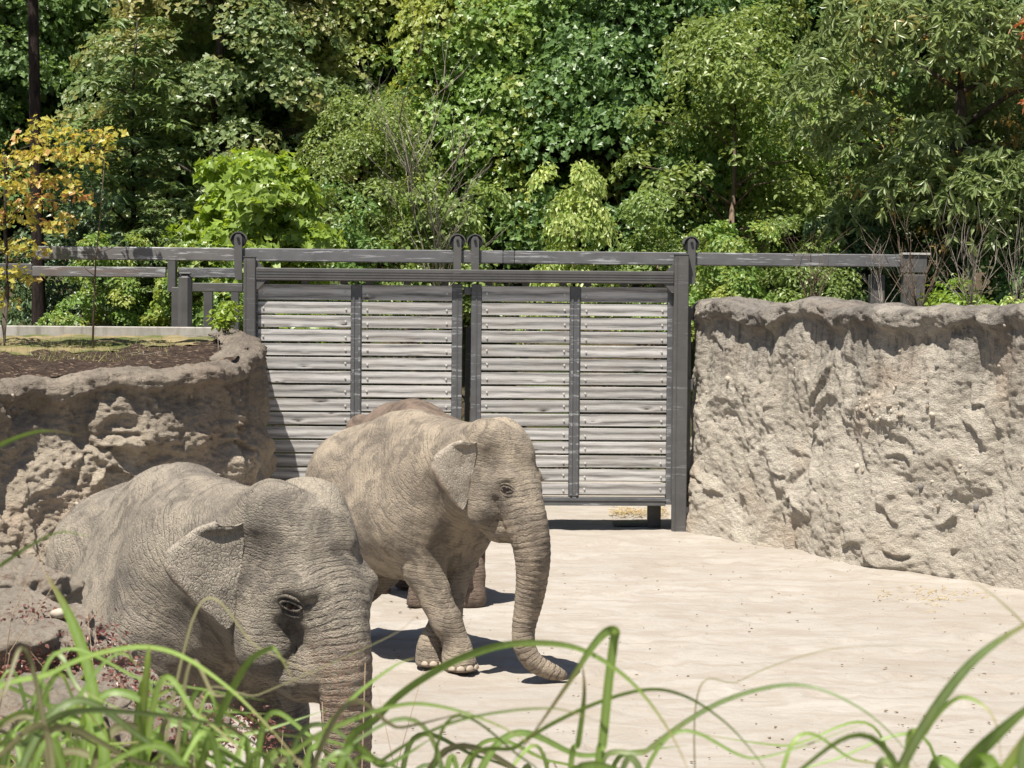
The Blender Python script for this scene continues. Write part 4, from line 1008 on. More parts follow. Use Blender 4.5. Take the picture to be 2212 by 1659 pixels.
def plant(name, label, cat, loc, crown, cm, trunk, tm, rz=0.0, sc=1.0, group=None, trunk_name='trunk', crown_name='crown'):
    group = group or {'maple_tree': 'maples on the hillside', 'hemlock_tree': 'hemlocks behind the left rails'}.get(name)
    r_ = empty(name, loc, rz, label, cat, group); r_.scale = (sc, sc, sc) if not hasattr(sc, '__len__') else sc
    for nm, me, m in ((trunk_name, trunk, tm), (crown_name, crown, cm)):
        if me is None: continue
        o = link(nm, me, m, r_)
        o.material_slots[0].link = 'OBJECT'; o.material_slots[0].material = m
    return r_

BARK = bark_material('bark_grey', (0.035, 0.028, 0.022), (0.12, 0.10, 0.08)); BARKR = bark_material('bark_red_brown', (0.012, 0.010, 0.009), (0.045, 0.032, 0.027)); TWIG = bark_material('twig_grey', (0.20, 0.17, 0.14), (0.34, 0.30, 0.25)); TWIGR = bark_material('twig_brown', (0.10, 0.07, 0.05), (0.20, 0.15, 0.11))
L_MAPLE = leaf_material('leaf_maple_green', (0.101, 0.175, 0.048), (0.161, 0.259, 0.077), (0.210, 0.238, 0.070), 0.1)
L_MAPLE2 = leaf_material('leaf_maple_deep', (0.080, 0.148, 0.046), (0.130, 0.215, 0.066))
L_MAPLE3 = leaf_material('leaf_maple_bright', (0.119, 0.210, 0.049), (0.189, 0.301, 0.077), (0.238, 0.280, 0.070), 0.2)
L_GREY = leaf_material('leaf_maple_grey_green', (0.119, 0.175, 0.063), (0.196, 0.259, 0.105), (0.238, 0.231, 0.084), 0.25)
L_LIME = leaf_material('leaf_lime', (0.15, 0.24, 0.04), (0.23, 0.33, 0.065), trans=0.4)
L_FINE = leaf_material('leaf_small_olive', (0.119, 0.182, 0.049), (0.210, 0.280, 0.084))
L_CHEST = leaf_material('leaf_chestnut', (0.119, 0.168, 0.056), (0.231, 0.280, 0.119), (0.294, 0.224, 0.070), -0.9, rough=0.36, spec=0.5)
L_CONIF = leaf_material('needle_spray', (0.070, 0.119, 0.035), (0.140, 0.196, 0.056), trans=0.15)
L_DARK = leaf_material('leaf_dark', (0.042, 0.081, 0.031), (0.077, 0.126, 0.045), trans=0.15)
L_YEL = leaf_material('leaf_autumn', (0.30, 0.32, 0.07), (0.42, 0.38, 0.09), (0.42, 0.25, 0.11), -0.2, trans=0.4, patch=1.1)
L_VAR = leaf_material('leaf_variegated', (0.168, 0.266, 0.056), (0.420, 0.476, 0.182))

L_WOOD = leaf_material('leaf_woodland', (0.075, 0.13, 0.045), (0.125, 0.20, 0.065), (0.14, 0.19, 0.055), 0.1)
# prototypes
MC = [crown_clumps(0.4, 9.6, 4.0, 190, 20 + i, rc=(0.45, 0.95), inner=0.10, prof=lambda t: (0.75 + 0.25 * min(1, t * 4)) * (1.0 - 0.78 * t ** 1.15)) for i in range(4)]
MAPLE = [foliage('maple_crown', MC[i], 180, 0.125, 'maple', 30 + i, droop=0.35, flat=0.5, up=0.85, tilt=0.75) for i in range(3)]
FAR = [foliage('far_crown', MC[i], 66, 0.26, 'simple', 35 + i, droop=0.35, flat=0.5, up=0.85, tilt=0.85) for i in range(2)]
MTRUNK = [trunk_mesh('maple_trunk', 8.5, 0.17, MC[i], 40 + i, 22) for i in range(4)]
FC = [crown_clumps(0.8, 6.0, 2.3, 120, 50 + i, rc=(0.35, 0.7)) for i in range(2)]
FINE = [foliage('fine_crown', FC[i], 85, 0.125, 'ovate', 60 + i, droop=0.4, flat=0.6, tilt=0.6) for i in range(2)]
FTRUNK = [trunk_mesh('fine_trunk', 5.6, 0.075, FC[i], 70 + i, 26) for i in range(2)]
BC = [crown_clumps(0.25, 2.6, 1.7, 60, 80 + i, prof=lambda t: math.sqrt(max(0.02, 1 - t * 0.85)), rc=(0.22, 0.5), lobes=0.42) for i in range(3)]
BUSH = [foliage('bush_crown', BC[i], 105, (0.165, 0.12, 0.105)[i], ('maple', 'ovate', 'ovate')[i], 90 + i, droop=0.5, flat=0.5, tilt=0.6) for i in range(3)]
BTRUNK = [trunk_mesh('bush_stems', 2.2, 0.045, BC[i], 95 + i, 14) for i in range(3)]
# hemlock: level boughs of drooping sprays
def hemlock_clumps(h, rad, seed):
    rr = np.random.default_rng(seed); out = []
    for z in np.arange(0.7, h, 0.42):
        R_ = rad * (1 - z / h) ** 0.75 + 0.25
        for k in range(7):
            a = rr.uniform(0, 6.283)
            for q in np.arange(0.45, R_, 0.42): out.append((math.cos(a) * q, math.sin(a) * q, z - 0.12 * q + rr.normal(0, 0.05), 0.34 * (1.1 - 0.4 * q / R_)))
    return np.array(out)
HC = [hemlock_clumps(11, 2.6, 5), hemlock_clumps(6.5, 2.2, 6)]
HEM = [foliage('hemlock_crown', HC[i], 22, 0.26, 'spray', 7 + i, droop=0.55, flat=0.12, spread=0.25, up=1.1) for i in range(2)]
HTRUNK = [trunk_mesh('hemlock_trunk', (10.8, 6.2)[i], (0.16, 0.09)[i], HC[i], 3 + i, 30, rtop=0.12) for i in range(2)]

def T(px, d, z=None): q_ = at(px, 700, d); return (q_.x, d, (tz(q_.x, d) if z is None else z) - 0.05)
# named trees, left to right
plant('maple_tree', 'broad grey-green maple filling the upper left behind the rusty rail', 'tree', T(470, 47), MAPLE[0], L_GREY, MTRUNK[0], BARK, 0.4, (1.12, 1.0, 1.02))
plant('maple_tree', 'leafy maple left of the far-left dark trunk, cut off by the frame', 'tree', T(-60, 50), MAPLE[1], L_MAPLE2, MTRUNK[1], BARK, 2.4, 1.1)
plant('maple_tree', 'yellow-tinged maple high above the left gate leaf', 'tree', T(800, 50.5), MAPLE[1], L_MAPLE, MTRUNK[1], BARK, 1.1, 1.12)
plant('maple_tree', 'bright green maple rising above the twin rollers at the gate seam', 'tree', T(1085, 47.5), MAPLE[2], L_MAPLE3, MTRUNK[2], BARK, 0.0, 1.06)
plant('maple_tree', 'deep green maple above the right gate leaf', 'tree', T(1330, 46.5), MAPLE[2], L_MAPLE2, MTRUNK[2], BARK, 2.9, 1.1)
plant('maple_tree', 'maple at the top right between the deep green maple and the chestnut', 'tree', T(1640, 52), MAPLE[0], L_MAPLE2, MTRUNK[0], BARK, 3.3, 1.15)
plant('maple_tree', 'maple crown showing between the slender-stemmed tree and the deep green maple', 'tree', T(1500, 49.5), MAPLE[1], L_MAPLE, MTRUNK[1], BARK, 4.0, 1.0)
plant('hemlock_tree', 'hemlock with level feathery boughs behind the yellow tree', 'tree', T(290, 42.5), HEM[1], L_CONIF, HTRUNK[1], BARK, 0.3, 1.0)
plant('hemlock_tree', 'small hemlock low between the left rails and the concrete kerb', 'tree', T(335, 37.0, 2.8), HEM[1], L_CONIF, HTRUNK[1], BARK, 1.3, 0.42)
plant('olive_leaved_tree', 'small-leaved olive green tree above the left gate leaf, left of the dead shrub', 'tree', T(800, 43.5), FINE[0], L_FINE, FTRUNK[0], BARK, 0.2, 0.72)
plant('thin_stemmed_tree', 'light small-leaved tree with slender stems above the right gate post', 'tree', T(1580, 42.5), FINE[1], L_FINE, FTRUNK[1], TWIGR, 0.9, 1.02)
plant('small_leaved_tree', 'small-leaved tree under the chestnut\'s left edge', 'tree', T(1790, 44), FINE[0], L_MAPLE3, FTRUNK[0], BARK, 2.2, 0.85)
plant('lime_green_bush', 'bright lime green broad-leaved bush just behind the rail at the left roller', 'bush', T(560, 37.5, 2.8), BUSH[0], L_LIME, BTRUNK[0], TWIGR, 0.5, (1.15, 0.9, 1.12), trunk_name='stems', crown_name='foliage')
plant('pale_flecked_bush', 'pale flecked bush behind the rail above the middle of the right gate leaf', 'bush', T(1240, 39.5, 2.8), BUSH[1], L_VAR, BTRUNK[1], TWIGR, 0.0, (0.72, 0.7, 1.12), trunk_name='stems', crown_name='foliage')
for px, d, sc, pr_, m_, lab in ((230, 36.2, 0.62, 1, L_MAPLE3, 'leafy bush above the concrete kerb, below the lower left rail'), (430, 35.4, 0.55, 0, L_MAPLE3, 'broad-leaved bush behind the round-edged post'), (140, 39, 1.0, 2, L_DARK, 'dark shrub behind the red-barked trunk'),
    (700, 40.5, 1.0, 2, L_MAPLE, 'shrub showing between the track rail and header over the left leaf'), (960, 41.5, 1.05, 1, L_FINE, 'shrub behind the twin rollers, under the dead shrub'), (1420, 40.5, 0.95, 2, L_FINE, 'shrub behind the track rail just left of the tall right post'),
    (1570, 36.6, 0.72, 1, L_MAPLE3, 'bush between the rail and the rock wall, next to the tall right post'), (1740, 37.4, 0.75, 2, L_FINE, 'bush under the middle of the right-hand rail'), (1850, 38.4, 0.8, 1, L_DARK, 'dark bush behind the narrow rail post'),
    (2040, 39.5, 1.25, 2, L_DARK, 'dark shrub behind the rail end box'), (2210, 37.5, 1.1, 1, L_MAPLE2, 'dark green bush at the right edge above the rock wall')):
    plant('bush', lab, 'bush', T(px, d, 2.8), BUSH[pr_], m_, BTRUNK[pr_], TWIGR, px * 0.37, sc, 'bushes along the rails', trunk_name='stems', crown_name='foliage')
# chestnut: long leaves in whorls, hanging tassels inside
cc = np.concatenate([crown_clumps(1.8, 7.6, 3.6, 120, 120, rc=(0.5, 0.9), prof=lambda t: (0.55 + 0.45 * min(1, t * 2.2)) * (1.0 - 0.62 * t ** 2.2), inner=0.1)])
chest = foliage('chestnut_crown', cc, 300, 0.205, 'lance', 121, droop=0.7, flat=0.6, spread=0.5, cluster=6, up=0.6, tilt=0.8)
CH = plant('chestnut_tree', 'chestnut tree on the upper right with whorls of long glossy leaves', 'tree', T(2060, 38.5), chest, L_CHEST, trunk_mesh('chestnut_trunk', 8.5, 0.2, cc, 122, 26), BARK, 0.0, (1.0, 1.0, 1.05))
rr = np.random.default_rng(9); tas = np.stack([rr.uniform(-2.2, 2.2, 90), rr.uniform(-2.2, 0.3, 90), rr.uniform(1.6, 6.0, 90), np.full(90, 0.16)], 1)
o = link('tassel', foliage('tassels', tas, 14, 0.13, 'spray', 5, droop=2.5, spread=0.9), leaf_material('leaf_tassel_ochre', (0.22, 0.15, 0.045), (0.34, 0.25, 0.08)), CH); o['kind'] = 'stuff'
red = np.stack([rr.uniform(0.6, 1.5, 12), rr.uniform(-3.1, -2.5, 12), rr.uniform(3.9, 5.6, 12), np.full(12, 0.25)], 1)
o = link('russet_leaves', foliage('russet_leaves', red, 40, 0.22, 'lance', 6, cluster=5, droop=0.8), leaf_material('leaf_russet', (0.34, 0.13, 0.06), (0.40, 0.24, 0.12)), CH); o['kind'] = 'stuff'

# tall bare trunk at the far left
q_ = at(85, 700, 37.5); tb = Vector((q_.x, 37.5, 2.75)); mb = MB()
tp = [tb + Vector((0, 0, -0.2))] + [Vector((at(px, py, 37.5).x, 37.5, at(px, py, 37.5).z)) for px, py in ((84, 690), (82, 560), (78, 380), (75, 200), (71, 0), (66, -260), (62, -520))]
ct = [(rr.uniform(-1.6, 1.6), rr.uniform(-1.6, 1.6), z_, 0.55) for z_ in np.arange(7.6, 12.5, 0.11)]
tr_ = empty('tall_conifer', tb, 0, 'tall conifer with a bare dark trunk at the far left', 'tree')
mb.tube([p - tb for p in tp], [0.16, 0.135, 0.12, 0.11, 0.105, 0.1, 0.09, 0.05], 10).build('trunk', BARKR, tr_)
link('crown', foliage('conifer_crown', ct, 30, 0.3, 'spray', 17, droop=0.6, flat=0.15, up=1.0), L_DARK, tr_)

# young autumn maple in the left bed
yc = np.array([(at(px, py, 29.0 + dy).x, 29.0 + dy, at(px, py, 29.0).z, r_) for px, py, dy, r_ in ((95, 275, 0, .24), (60, 310, .2, .28), (130, 300, -.2, .25), (40, 350, .1, .3), (100, 345, -.2, .3), (160, 330, .3, .25), (215, 300, .2, .22), (245, 290, 0, .18), (190, 355, -.1, .22), (235, 325, .3, .16), (70, 400, 0, .32), (130, 395, .2, .3), (20, 420, -.3, .3), (85, 450, 0, .32), (165, 430, -.2, .24), (40, 480, .2, .3), (110, 500, 0, .28), (-30, 380, 0, .35), (-40, 470, 0, .35), (10, 540, .2, .3), (70, 545, -.2, .26), (140, 480, .1, .2), (30, 600, 0, .28), (-20, 640, 0, .25), (60, 610, .2, .2), (20, 660, .1, .18))])
yb = Vector((at(12, 770, 29).x, 29.0, at(12, 775, 29).z)); yc[:, :3] -= np.array(yb)
plant('young_maple', 'young maple with yellow and orange leaves at the left edge', 'tree', yb, foliage('young_maple_crown', yc, 46, 0.085, 'maple', 77, droop=0.45, flat=0.5, spread=0.5), L_YEL, trunk_mesh('young_maple_trunk', 3.0, 0.045, yc, 78, 20), BARK)

# bare shrubs
def bare_shrub(name, label, base, h, spread, n, seed, mat, r0=0.012, sub=4, group=None):
    rr = random.Random(seed); r_ = empty(name, base, 0, label, 'shrub', group); mb = MB()
    def br(a, d, L, r, lev):
        pts = [a]; p = a.copy(); dd = d.copy()
        for i in range(4):
            dd = (dd + Vector((rr.uniform(-.22, .22), rr.uniform(-.22, .22), rr.uniform(-.08, .16)))).normalized(); p = p + dd * L / 4; pts.append(p.copy())
        mb.tube(pts, [r * (1 - 0.2 * i) for i in range(5)], 4)
        if lev > 0:
            for k in range(sub): br(pts[rr.randint(1, 4)], (dd + Vector((rr.uniform(-.9, .9), rr.uniform(-.9, .9), rr.uniform(-.1, .5)))).normalized(), L * rr.uniform(.35, .6), r * 0.55, lev - 1)
    for i in range(n):
        a = rr.uniform(0, 6.283); q = rr.uniform(0.1, 1) * spread
        br(Vector((0, 0, -0.05)), Vector((math.cos(a) * q, math.sin(a) * q, 1)).normalized(), h * rr.uniform(.6, 1.0), r0 * rr.uniform(.7, 1.2), 1 if r0 < 0.02 else 2)
    mb.build('branches', mat, r_); return r_
bare_shrub('dead_shrub', 'dead grey leafless shrub rising behind the twin rollers', T(965, 41.0, 3.2), 4.6, 0.75, 5, 5, TWIG, 0.022, 5)
for px, d, h, s_, n_, sd, lab in ((1752, 29.6, 1.05, 0.7, 8, 1, 'bare twiggy shrub on the rock wall left of the narrow rail post'), (1905, 29.3, 1.1, 0.8, 6, 2, 'bare twigs on the rock wall in front of the rail posts'), (1985, 29.2, 1.45, 0.75, 13, 3, 'bare fan-shaped shrub on the rock wall beside the rail end box'), (2100, 28.9, 1.45, 0.6, 11, 4, 'bare shrub on the rock wall right of the yellow-green plant'), (2195, 28.6, 1.4, 0.7, 9, 6, 'bare shrub on the rock wall at the right frame edge')):
    q_ = at(px, 655, d); bare_shrub('bare_shrub', lab, (q_.x, d, 3.36), h, s_, n_, sd, TWIGR if sd % 2 else TWIG, 0.009, 4, 'bare shrubs on the rock wall')
def low_plant(name, label, px, py, d, w_, h, n, size, mat, seed, kind='ovate', cat='plant', z=None):
    q_ = at(px, py, d); rr = np.random.default_rng(seed)
    c_ = np.stack([rr.uniform(-w_, w_, n), rr.uniform(-0.25, 0.25, n), rr.uniform(0.05, h, n) * np.linspace(1, .6, n), np.full(n, 0.14)], 1)
    b = Vector((q_.x, d, q_.z if z is None else z)); mb = MB()
    for c in c_[:12]: mb.tube([(c[0] * 0.5, c[1], -0.05), (c[0] * 0.8, c[1], c[2] * 0.5), tuple(c[:3])], [0.006, 0.005, 0.003], 4)
    r_ = empty(name, b, 0, label, cat); mb.build('stems', TWIGR, r_); link('foliage', foliage(name + '_foliage', c_, 26, size, kind, seed, droop=0.4), mat, r_); return r_
low_plant('yellow_green_plant', 'low yellow-green leafy plant on top of the right rock wall', 2075, 660, 29.2, 0.42, 0.20, 22, 0.085, L_LIME, 3, z=3.36)
low_plant('yellow_green_sprig', 'upright yellow-green sprig behind the low leafy plant on the rock wall', 2055, 650, 29.5, 0.07, 0.42, 7, 0.085, L_LIME, 4, z=3.38)
low_plant('seedling_plant', 'small pale plant on the rock wall at the right edge', 2190, 668, 28.4, 0.16, 0.16, 8, 0.07, L_VAR, 6, z=3.34)
# sapling beside the left post and thin dark whip in the bed
low_plant('leafy_sapling', 'thin leafy sapling in front of the left gate post', 488, 712, 29.9, 0.11, 0.62, 12, 0.085, L_LIME, 8)
wq = at(200, 745, 29.3); wr_ = empty('dark_sapling', (wq.x, wq.y, wq.z), 0, 'thin dark whip of a sapling standing before both left rails', 'sapling'); mb = MB()
mb.tube([Vector((at(px, py, 29.3) - wq)) for px, py in ((200, 760), (203, 650), (207, 560), (215, 480), (222, 400), (226, 340))], [.016, .014, .012, .01, .007, .004], 6)
for py, dx, dy in ((600, -40, -45), (560, -55, -40), (545, 45, -20), (510, -30, -35), (470, 30, -30), (430, -25, -30), (640, 30, -30)):
    px = 200 + (760 - py) * 0.062; mb.tube([at(px, py, 29.3) - wq, at(px + dx * .6, py + dy * .4, 29.25) - wq, at(px + dx, py + dy, 29.2) - wq], [.006, .004, .002], 4)
mb.build('stem', TWIGR, wr_)
wc = np.array([(*(at(px, py, 29.3) - wq), 0.13) for px, py in ((150, 555), (160, 525), (250, 525), (190, 480), (240, 440), (205, 400), (225, 345), (180, 570))]); link('foliage', foliage('sapling_leaves', wc, 9, 0.06, 'ovate', 3), L_DARK, wr_)

# woodland mass that fills the hillside behind the named trees
def joined(parts):
    Vs, Fs, off = [], {}, 0
    for me, M in parts:
        n = len(me.vertices); v = np.empty(n * 3, np.float32); me.vertices.foreach_get('co', v); v = v.reshape(-1, 3)
        v = v @ np.array(M.to_3x3(), np.float32).T + np.array(M.translation, np.float32)
        ls = np.empty(len(me.loops), np.int32); me.loops.foreach_get('vertex_index', ls); k = me.polygons[0].loop_total
        Fs.setdefault(k, []).append(ls.reshape(-1, k) + off); Vs.append(v); off += n
    return np.concatenate(Vs), [np.concatenate(f) for f in Fs.values()]
parts = []; rr = random.Random(4)
for row, (d, sc, step) in enumerate(((53.5, 1.05, 3.9), (58, 1.15, 4.3), (64, 1.3, 5.0))):
    x = -19 - row * 2
    while x < 19 + row * 2:
        dd = d + rr.uniform(-1.2, 1.2); M = Matrix.Translation((x + rr.uniform(-.8, .8), dd, tz(x, dd) - 0.2)) @ Matrix.Rotation(rr.uniform(0, 6.28), 4, 'Z') @ Matrix.Diagonal((sc * 1.1, sc * 1.1, sc * rr.uniform(.95, 1.2), 1))
        parts.append((FAR[rr.randrange(2)] if rr.random() < 0.93 else HEM[0], M)); x += step * rr.uniform(.85, 1.15)
V, F = joined(parts)
tag(link('woodland', mesh_np('woodland', V, F, False), L_WOOD), 'dark dense woodland covering the hillside behind the nearer trees', 'woodland', kind='stuff')

# ------------------------------------------------------------ left bed: mulch, verge, kerb
lv = []
L_ = np.array(lpth)
def bed(name, v0, v1, mat, rough, seed, extra=0.0):
    nu, nv = 160, 60; s_ = np.linspace(0, 1, nu); ii = s_ * (len(L_) - 1)
    fx, fy, fz = (np.interp(ii, np.arange(len(L_)), L_[:, k]) for k in range(3))
    bx_ = np.minimum(fx, -4.25); by_ = np.full(nu, 31.3)
    v0 = np.interp(s_, *v0) if hasattr(v0, '__len__') else np.full(nu, v0); v1 = np.interp(s_, *v1) if hasattr(v1, '__len__') else np.full(nu, v1)
    t = v0[:, None] + (v1 - v0)[:, None] * np.linspace(0, 1, nv)[None, :]; X = fx[:, None] + (bx_ - fx)[:, None] * t; Y = fy[:, None] + (by_ - fy)[:, None] * t
    Z = (fz + 0.0)[:, None] * (1 - t) + 2.88 * t
    Z = Z + fbm(np.stack([X, Y, 0 * X], -1).reshape(-1, 3) * 2.2, 4, seed).reshape(X.shape) * rough + extra
    me = mesh_np(name, np.stack([X, Y, Z], -1).reshape(-1, 3), grid_faces(nu, nv)); return tag(link(name, me, mat), kind='structure')
M_MULCH = mulch_material()
VB = ([0, 0.3, 0.45, 0.62, 0.8, 1.0], [0.50, 0.56, 0.70, 0.90, 0.98, 0.99])
bed('mulch_bed', 0.02, (VB[0], [v + 0.04 for v in VB[1]]), M_MULCH, 0.08, 3)
M_VERGE = soil_material('dry_grass_verge', (0.20, 0.155, 0.085), (0.33, 0.27, 0.15), (0.10, 0.12, 0.04))
bed('grass_verge', VB, 1.02, M_VERGE, 0.06, 5, 0.0)
# the verge climbs over the mulch towards the kerb on the left: short tufts
rr = np.random.default_rng(2); n = 1500
gp_ = np.array([at(px, py, 30.2) for px, py in zip(rr.uniform(-40, 430, n), rr.uniform(742, 800, n))])
k_ = (rr.uniform(0, 1, n) < np.clip((430 - (gp_[:, 0] / 30.2 * FPX + CX)) / 260, 0.1, 1)); gp_ = gp_[k_]; n = len(gp_)
gx_ = gp_[:, 0]; gy_ = np.interp(gp_[:, 2], [2.4, 2.86], [27.5, 31.0]); gz_ = np.interp(gy_, [26, 31.3], [2.42, 2.84])
a_ = rr.uniform(0, 6.28, n); hh = rr.uniform(0.05, 0.16, n); sd_ = np.stack([np.cos(a_), np.sin(a_), 0 * a_], 1) * 0.006
b_ = np.stack([gx_, gy_, gz_], 1); tip = b_ + np.stack([rr.normal(0, .05, n), rr.normal(0, .05, n), hh], 1); i = np.arange(n)
me = mesh_np('verge_grass', np.concatenate([b_ - sd_, b_ + sd_, tip]), np.stack([i, i + n, i + 2 * n], 1), False)
tag(link('verge_grass', me, leaf_material('grass_verge_blade', (0.16, 0.20, 0.05), (0.36, 0.32, 0.14))), 'thin dry and green grass on the verge behind the mulch', 'grass', kind='stuff')
# concrete kerb
g = NT('pale_concrete'); p = g.pos(); n_ = g.noise(p, 5.0, 6, 0.7); drip = g.noise(g.scale(p, (1, 1, 0.12)), 7.0, 4, 0.6)
c_ = g.mix(g.ramp(n_, [(0.3, 0.0), (0.7, 1.0)]), (0.28, 0.265, 0.24), (0.40, 0.385, 0.355)); c_ = g.mix(g.ramp(drip, [(0.52, 0.0), (0.66, 0.6)]), c_, (0.17, 0.155, 0.135))
CONC = g.out(c_, 0.9, g.bump(n_, 0.3, 0.01), spec=0.15)
ka, kb = at(-120, 720, 31.3), at(472, 716, 31.3)
kr = empty('concrete_kerb', ((ka.x + kb.x) / 2, 31.35, 2.72), 0, 'pale concrete kerb wall along the back of the left bed', 'kerb')
MB().box((0, 0, 0.13), (kb.x - ka.x, 0.22, 0.34), bev=0.015).build('wall', CONC, kr); MB().box((0, -0.13, 0.04), (kb.x - ka.x, 0.10, 0.10), bev=0.01).build('footing', CONC, kr)
# stake with a white tag
sq = at(160, 800, 27.6); sr_ = empty('plant_stake', sq, 0, 'thin wooden stake with a white tag in the mulch bed', 'stake'); mb = MB(); mb.tube([(-0.07, 0, -0.25), (0.0, 0, 0.18)], [0.012, 0.011], 6); mb.build('stake', TWIG, sr_)
MB().box((-0.06, -0.015, 0.05), (0.035, 0.004, 0.075)).build('tag', plain('white_tag', (0.75, 0.75, 0.72), 0.5), sr_)
for k, (px, py, h_) in enumerate(((310, 800, 0.28), (470, 775, 0.36))):
    q_ = at(px, py, 28.2); mb = MB(); rr2 = random.Random(k); r_ = empty('dry_stalk', q_, 0, ('dry branched stalk standing in the middle of the mulch bed', 'dry stalk at the right end of the mulch bed')[k], 'stalk')
    mb.tube([(0, 0, -0.2), (0.01, 0, h_ * 0.5), (0.0, 0, h_)], [0.009, 0.007, 0.004], 5)
    for m_ in range(4): a = rr2.uniform(-1, 1); mb.tube([(0, 0, h_ * rr2.uniform(.4, .9)), (a * 0.25, 0, h_ * 0.9), (a * 0.6, rr2.uniform(-.2, .2), h_ * rr2.uniform(.7, 1.2))], [0.005, 0.004, 0.002], 4)
    mb.build('stem', TWIG, r_)
# ------------------------------------------------------------ foreground: rocks, ground cover, grasses
def lichen_rock():
    g = NT('lichen_rock'); p = g.pos(); n = g.noise(p, 13.2, 6, 0.7, 0.5)
    c = g.ramp(n, [(0.26, (0.22, 0.175, 0.14)), (0.40, (0.47, 0.39, 0.31)), (0.58, (0.62, 0.545, 0.45))])
    c = g.mix(g.ramp(g.noise(p, 61.6, 4, 0.7), [(0.60, 0.0), (0.66, 0.7)]), c, (0.14, 0.105, 0.085))
    c = g.mix(g.ramp(g.noise(p, 37.4, 3, 0.6), [(0.60, 0.0), (0.64, 0.7)]), c, (0.62, 0.56, 0.46))
    c = g.mix(g.ramp(g.noise(p, 4.8, 4, 0.6), [(0.60, 0.0), (0.66, 0.5)]), c, (0.24, 0.085, 0.06))
    return g.out(c, 0.95, g.bump(g.noise(p, 48.4, 7, 0.75), 1.0, 0.05), spec=0.1)
M_LICH = lichen_rock()
def boulder(label, c, r, seed):
    mb = MB(); bmesh.ops.create_icosphere(mb.bm, subdivisions=5, radius=1)
    P = np.array([v.co[:] for v in mb.bm.verts]); d = 1 + fbm(P * 1.2, 3, seed) * 0.5 + fbm(P * 3.2, 4, seed + 7, ridged=True) * 0.14 + fbm(P * 9, 3, seed + 9) * 0.06
    for v, k in zip(mb.bm.verts, d): v.co *= float(k)
    for f in mb.bm.faces: f.smooth = True
    o = mb.build('boulder', M_LICH, loc=c, scale=r); tag(o, label, 'boulder', 'boulders on the planted bank'); return o
for k, (px, py, d, r, lab) in enumerate(((10, 1300, 8.9, (0.30, 0.24, 0.20), 'topmost lichen-specked boulder at the left edge behind the grasses'), (60, 1400, 8.4, (0.34, 0.3, 0.20), 'broad pinkish boulder below the topmost one at the left edge'), (185, 1440, 8.5, (0.20, 0.2, 0.13), 'reddish boulder beside the near elephant\'s foreleg'), (250, 1520, 8.0, (0.22, 0.22, 0.14), 'low boulder under the arching grass left of the foreleg'), (330, 1590, 7.6, (0.24, 0.2, 0.13), 'low speckled boulder in front of the near elephant\'s foreleg'), (110, 1570, 7.2, (0.30, 0.24, 0.16), 'boulder low at the left among the broad grass blades'))):
    boulder(lab, at(px, py, d), r, 60 + k)
cap = at(127, 1325, 8.3)
o = link('white_stone', PEB, M_PEB[0], None, loc=cap, scale=(0.036, 0.03, 0.022)); tag(o, 'small white rounded stone on the boulder beside the near elephant', 'stone')

# low ground cover on the bank
rr = np.random.default_rng(21); pts = []
while len(pts) < 420:
    px, d = rr.uniform(-120, 760), rr.uniform(4.2, 9.2); x = (px - CX) / FPX * d
    if d < bank_edge(np.array([x]))[0] - 0.12: pts.append((x, d, bz(x, d) + rr.uniform(-0.02, 0.06), rr.uniform(0.06, 0.13)))
pts = np.array(pts)
red_ = np.array([(*at(px, py, d), r_) for px, py, d, r_ in ((120, 1370, 8.35, .10), (170, 1385, 8.35, .11), (215, 1400, 8.4, .10), (150, 1420, 8.2, .10), (100, 1420, 8.1, .09), (240, 1450, 8.1, .10), (190, 1470, 8.0, .09), (280, 1480, 7.9, .09), (60, 1350, 8.25, .08), (330, 1540, 7.5, .10), (420, 1570, 7.2, .10), (480, 1590, 7.0, .10), (560, 1600, 7.0, .09), (30, 1470, 7.9, .1), (230, 1530, 7.7, .1))])
tag(link('red_stonecrop', foliage('red_stonecrop', red_, 170, 0.019, 'ovate', 18, droop=0.1, flat=0.5, spread=0.9), leaf_material('stonecrop_red', (0.11, 0.04, 0.032), (0.19, 0.10, 0.07), trans=0.2)), 'dark red stonecrop growing over the boulders', 'stonecrop', kind='stuff')
M_GC = leaf_material('groundcover_green', (0.14, 0.20, 0.06), (0.26, 0.32, 0.13), (0.22, 0.07, 0.055), 0.55, patch=1.7)
tag(link('ground_cover', foliage('ground_cover', pts, 30, 0.045, 'ovate', 8, droop=0.1, flat=0.8, spread=0.8), M_GC), 'low green and red ground cover on the bank between the boulders', 'ground cover', kind='stuff')
# thin dry stems
rr = random.Random(12); mb = MB()
for k in range(70):
    px, d = rr.uniform(-60, 900), rr.uniform(3.6, 8.2); q_ = at(px, 1500, d); x, y = q_.x, d
    z = bz(x, y); h_ = rr.uniform(0.35, 0.8) if d > 5 else rr.uniform(0.5, 0.95); a = rr.uniform(-0.6, 0.6)
    mb.tube([(x, y, z), (x + a * 0.15, y, z + h_ * 0.6), (x + a * 0.5, y + rr.uniform(-.1, .1), z + h_)], [0.0022, 0.0018, 0.001], 3)
tag(mb.build('dry_stems', plain('dry_stem', (0.33, 0.24, 0.16), 0.8)), 'thin dry stems standing among the grasses and boulders', 'dry stems', kind='stuff')

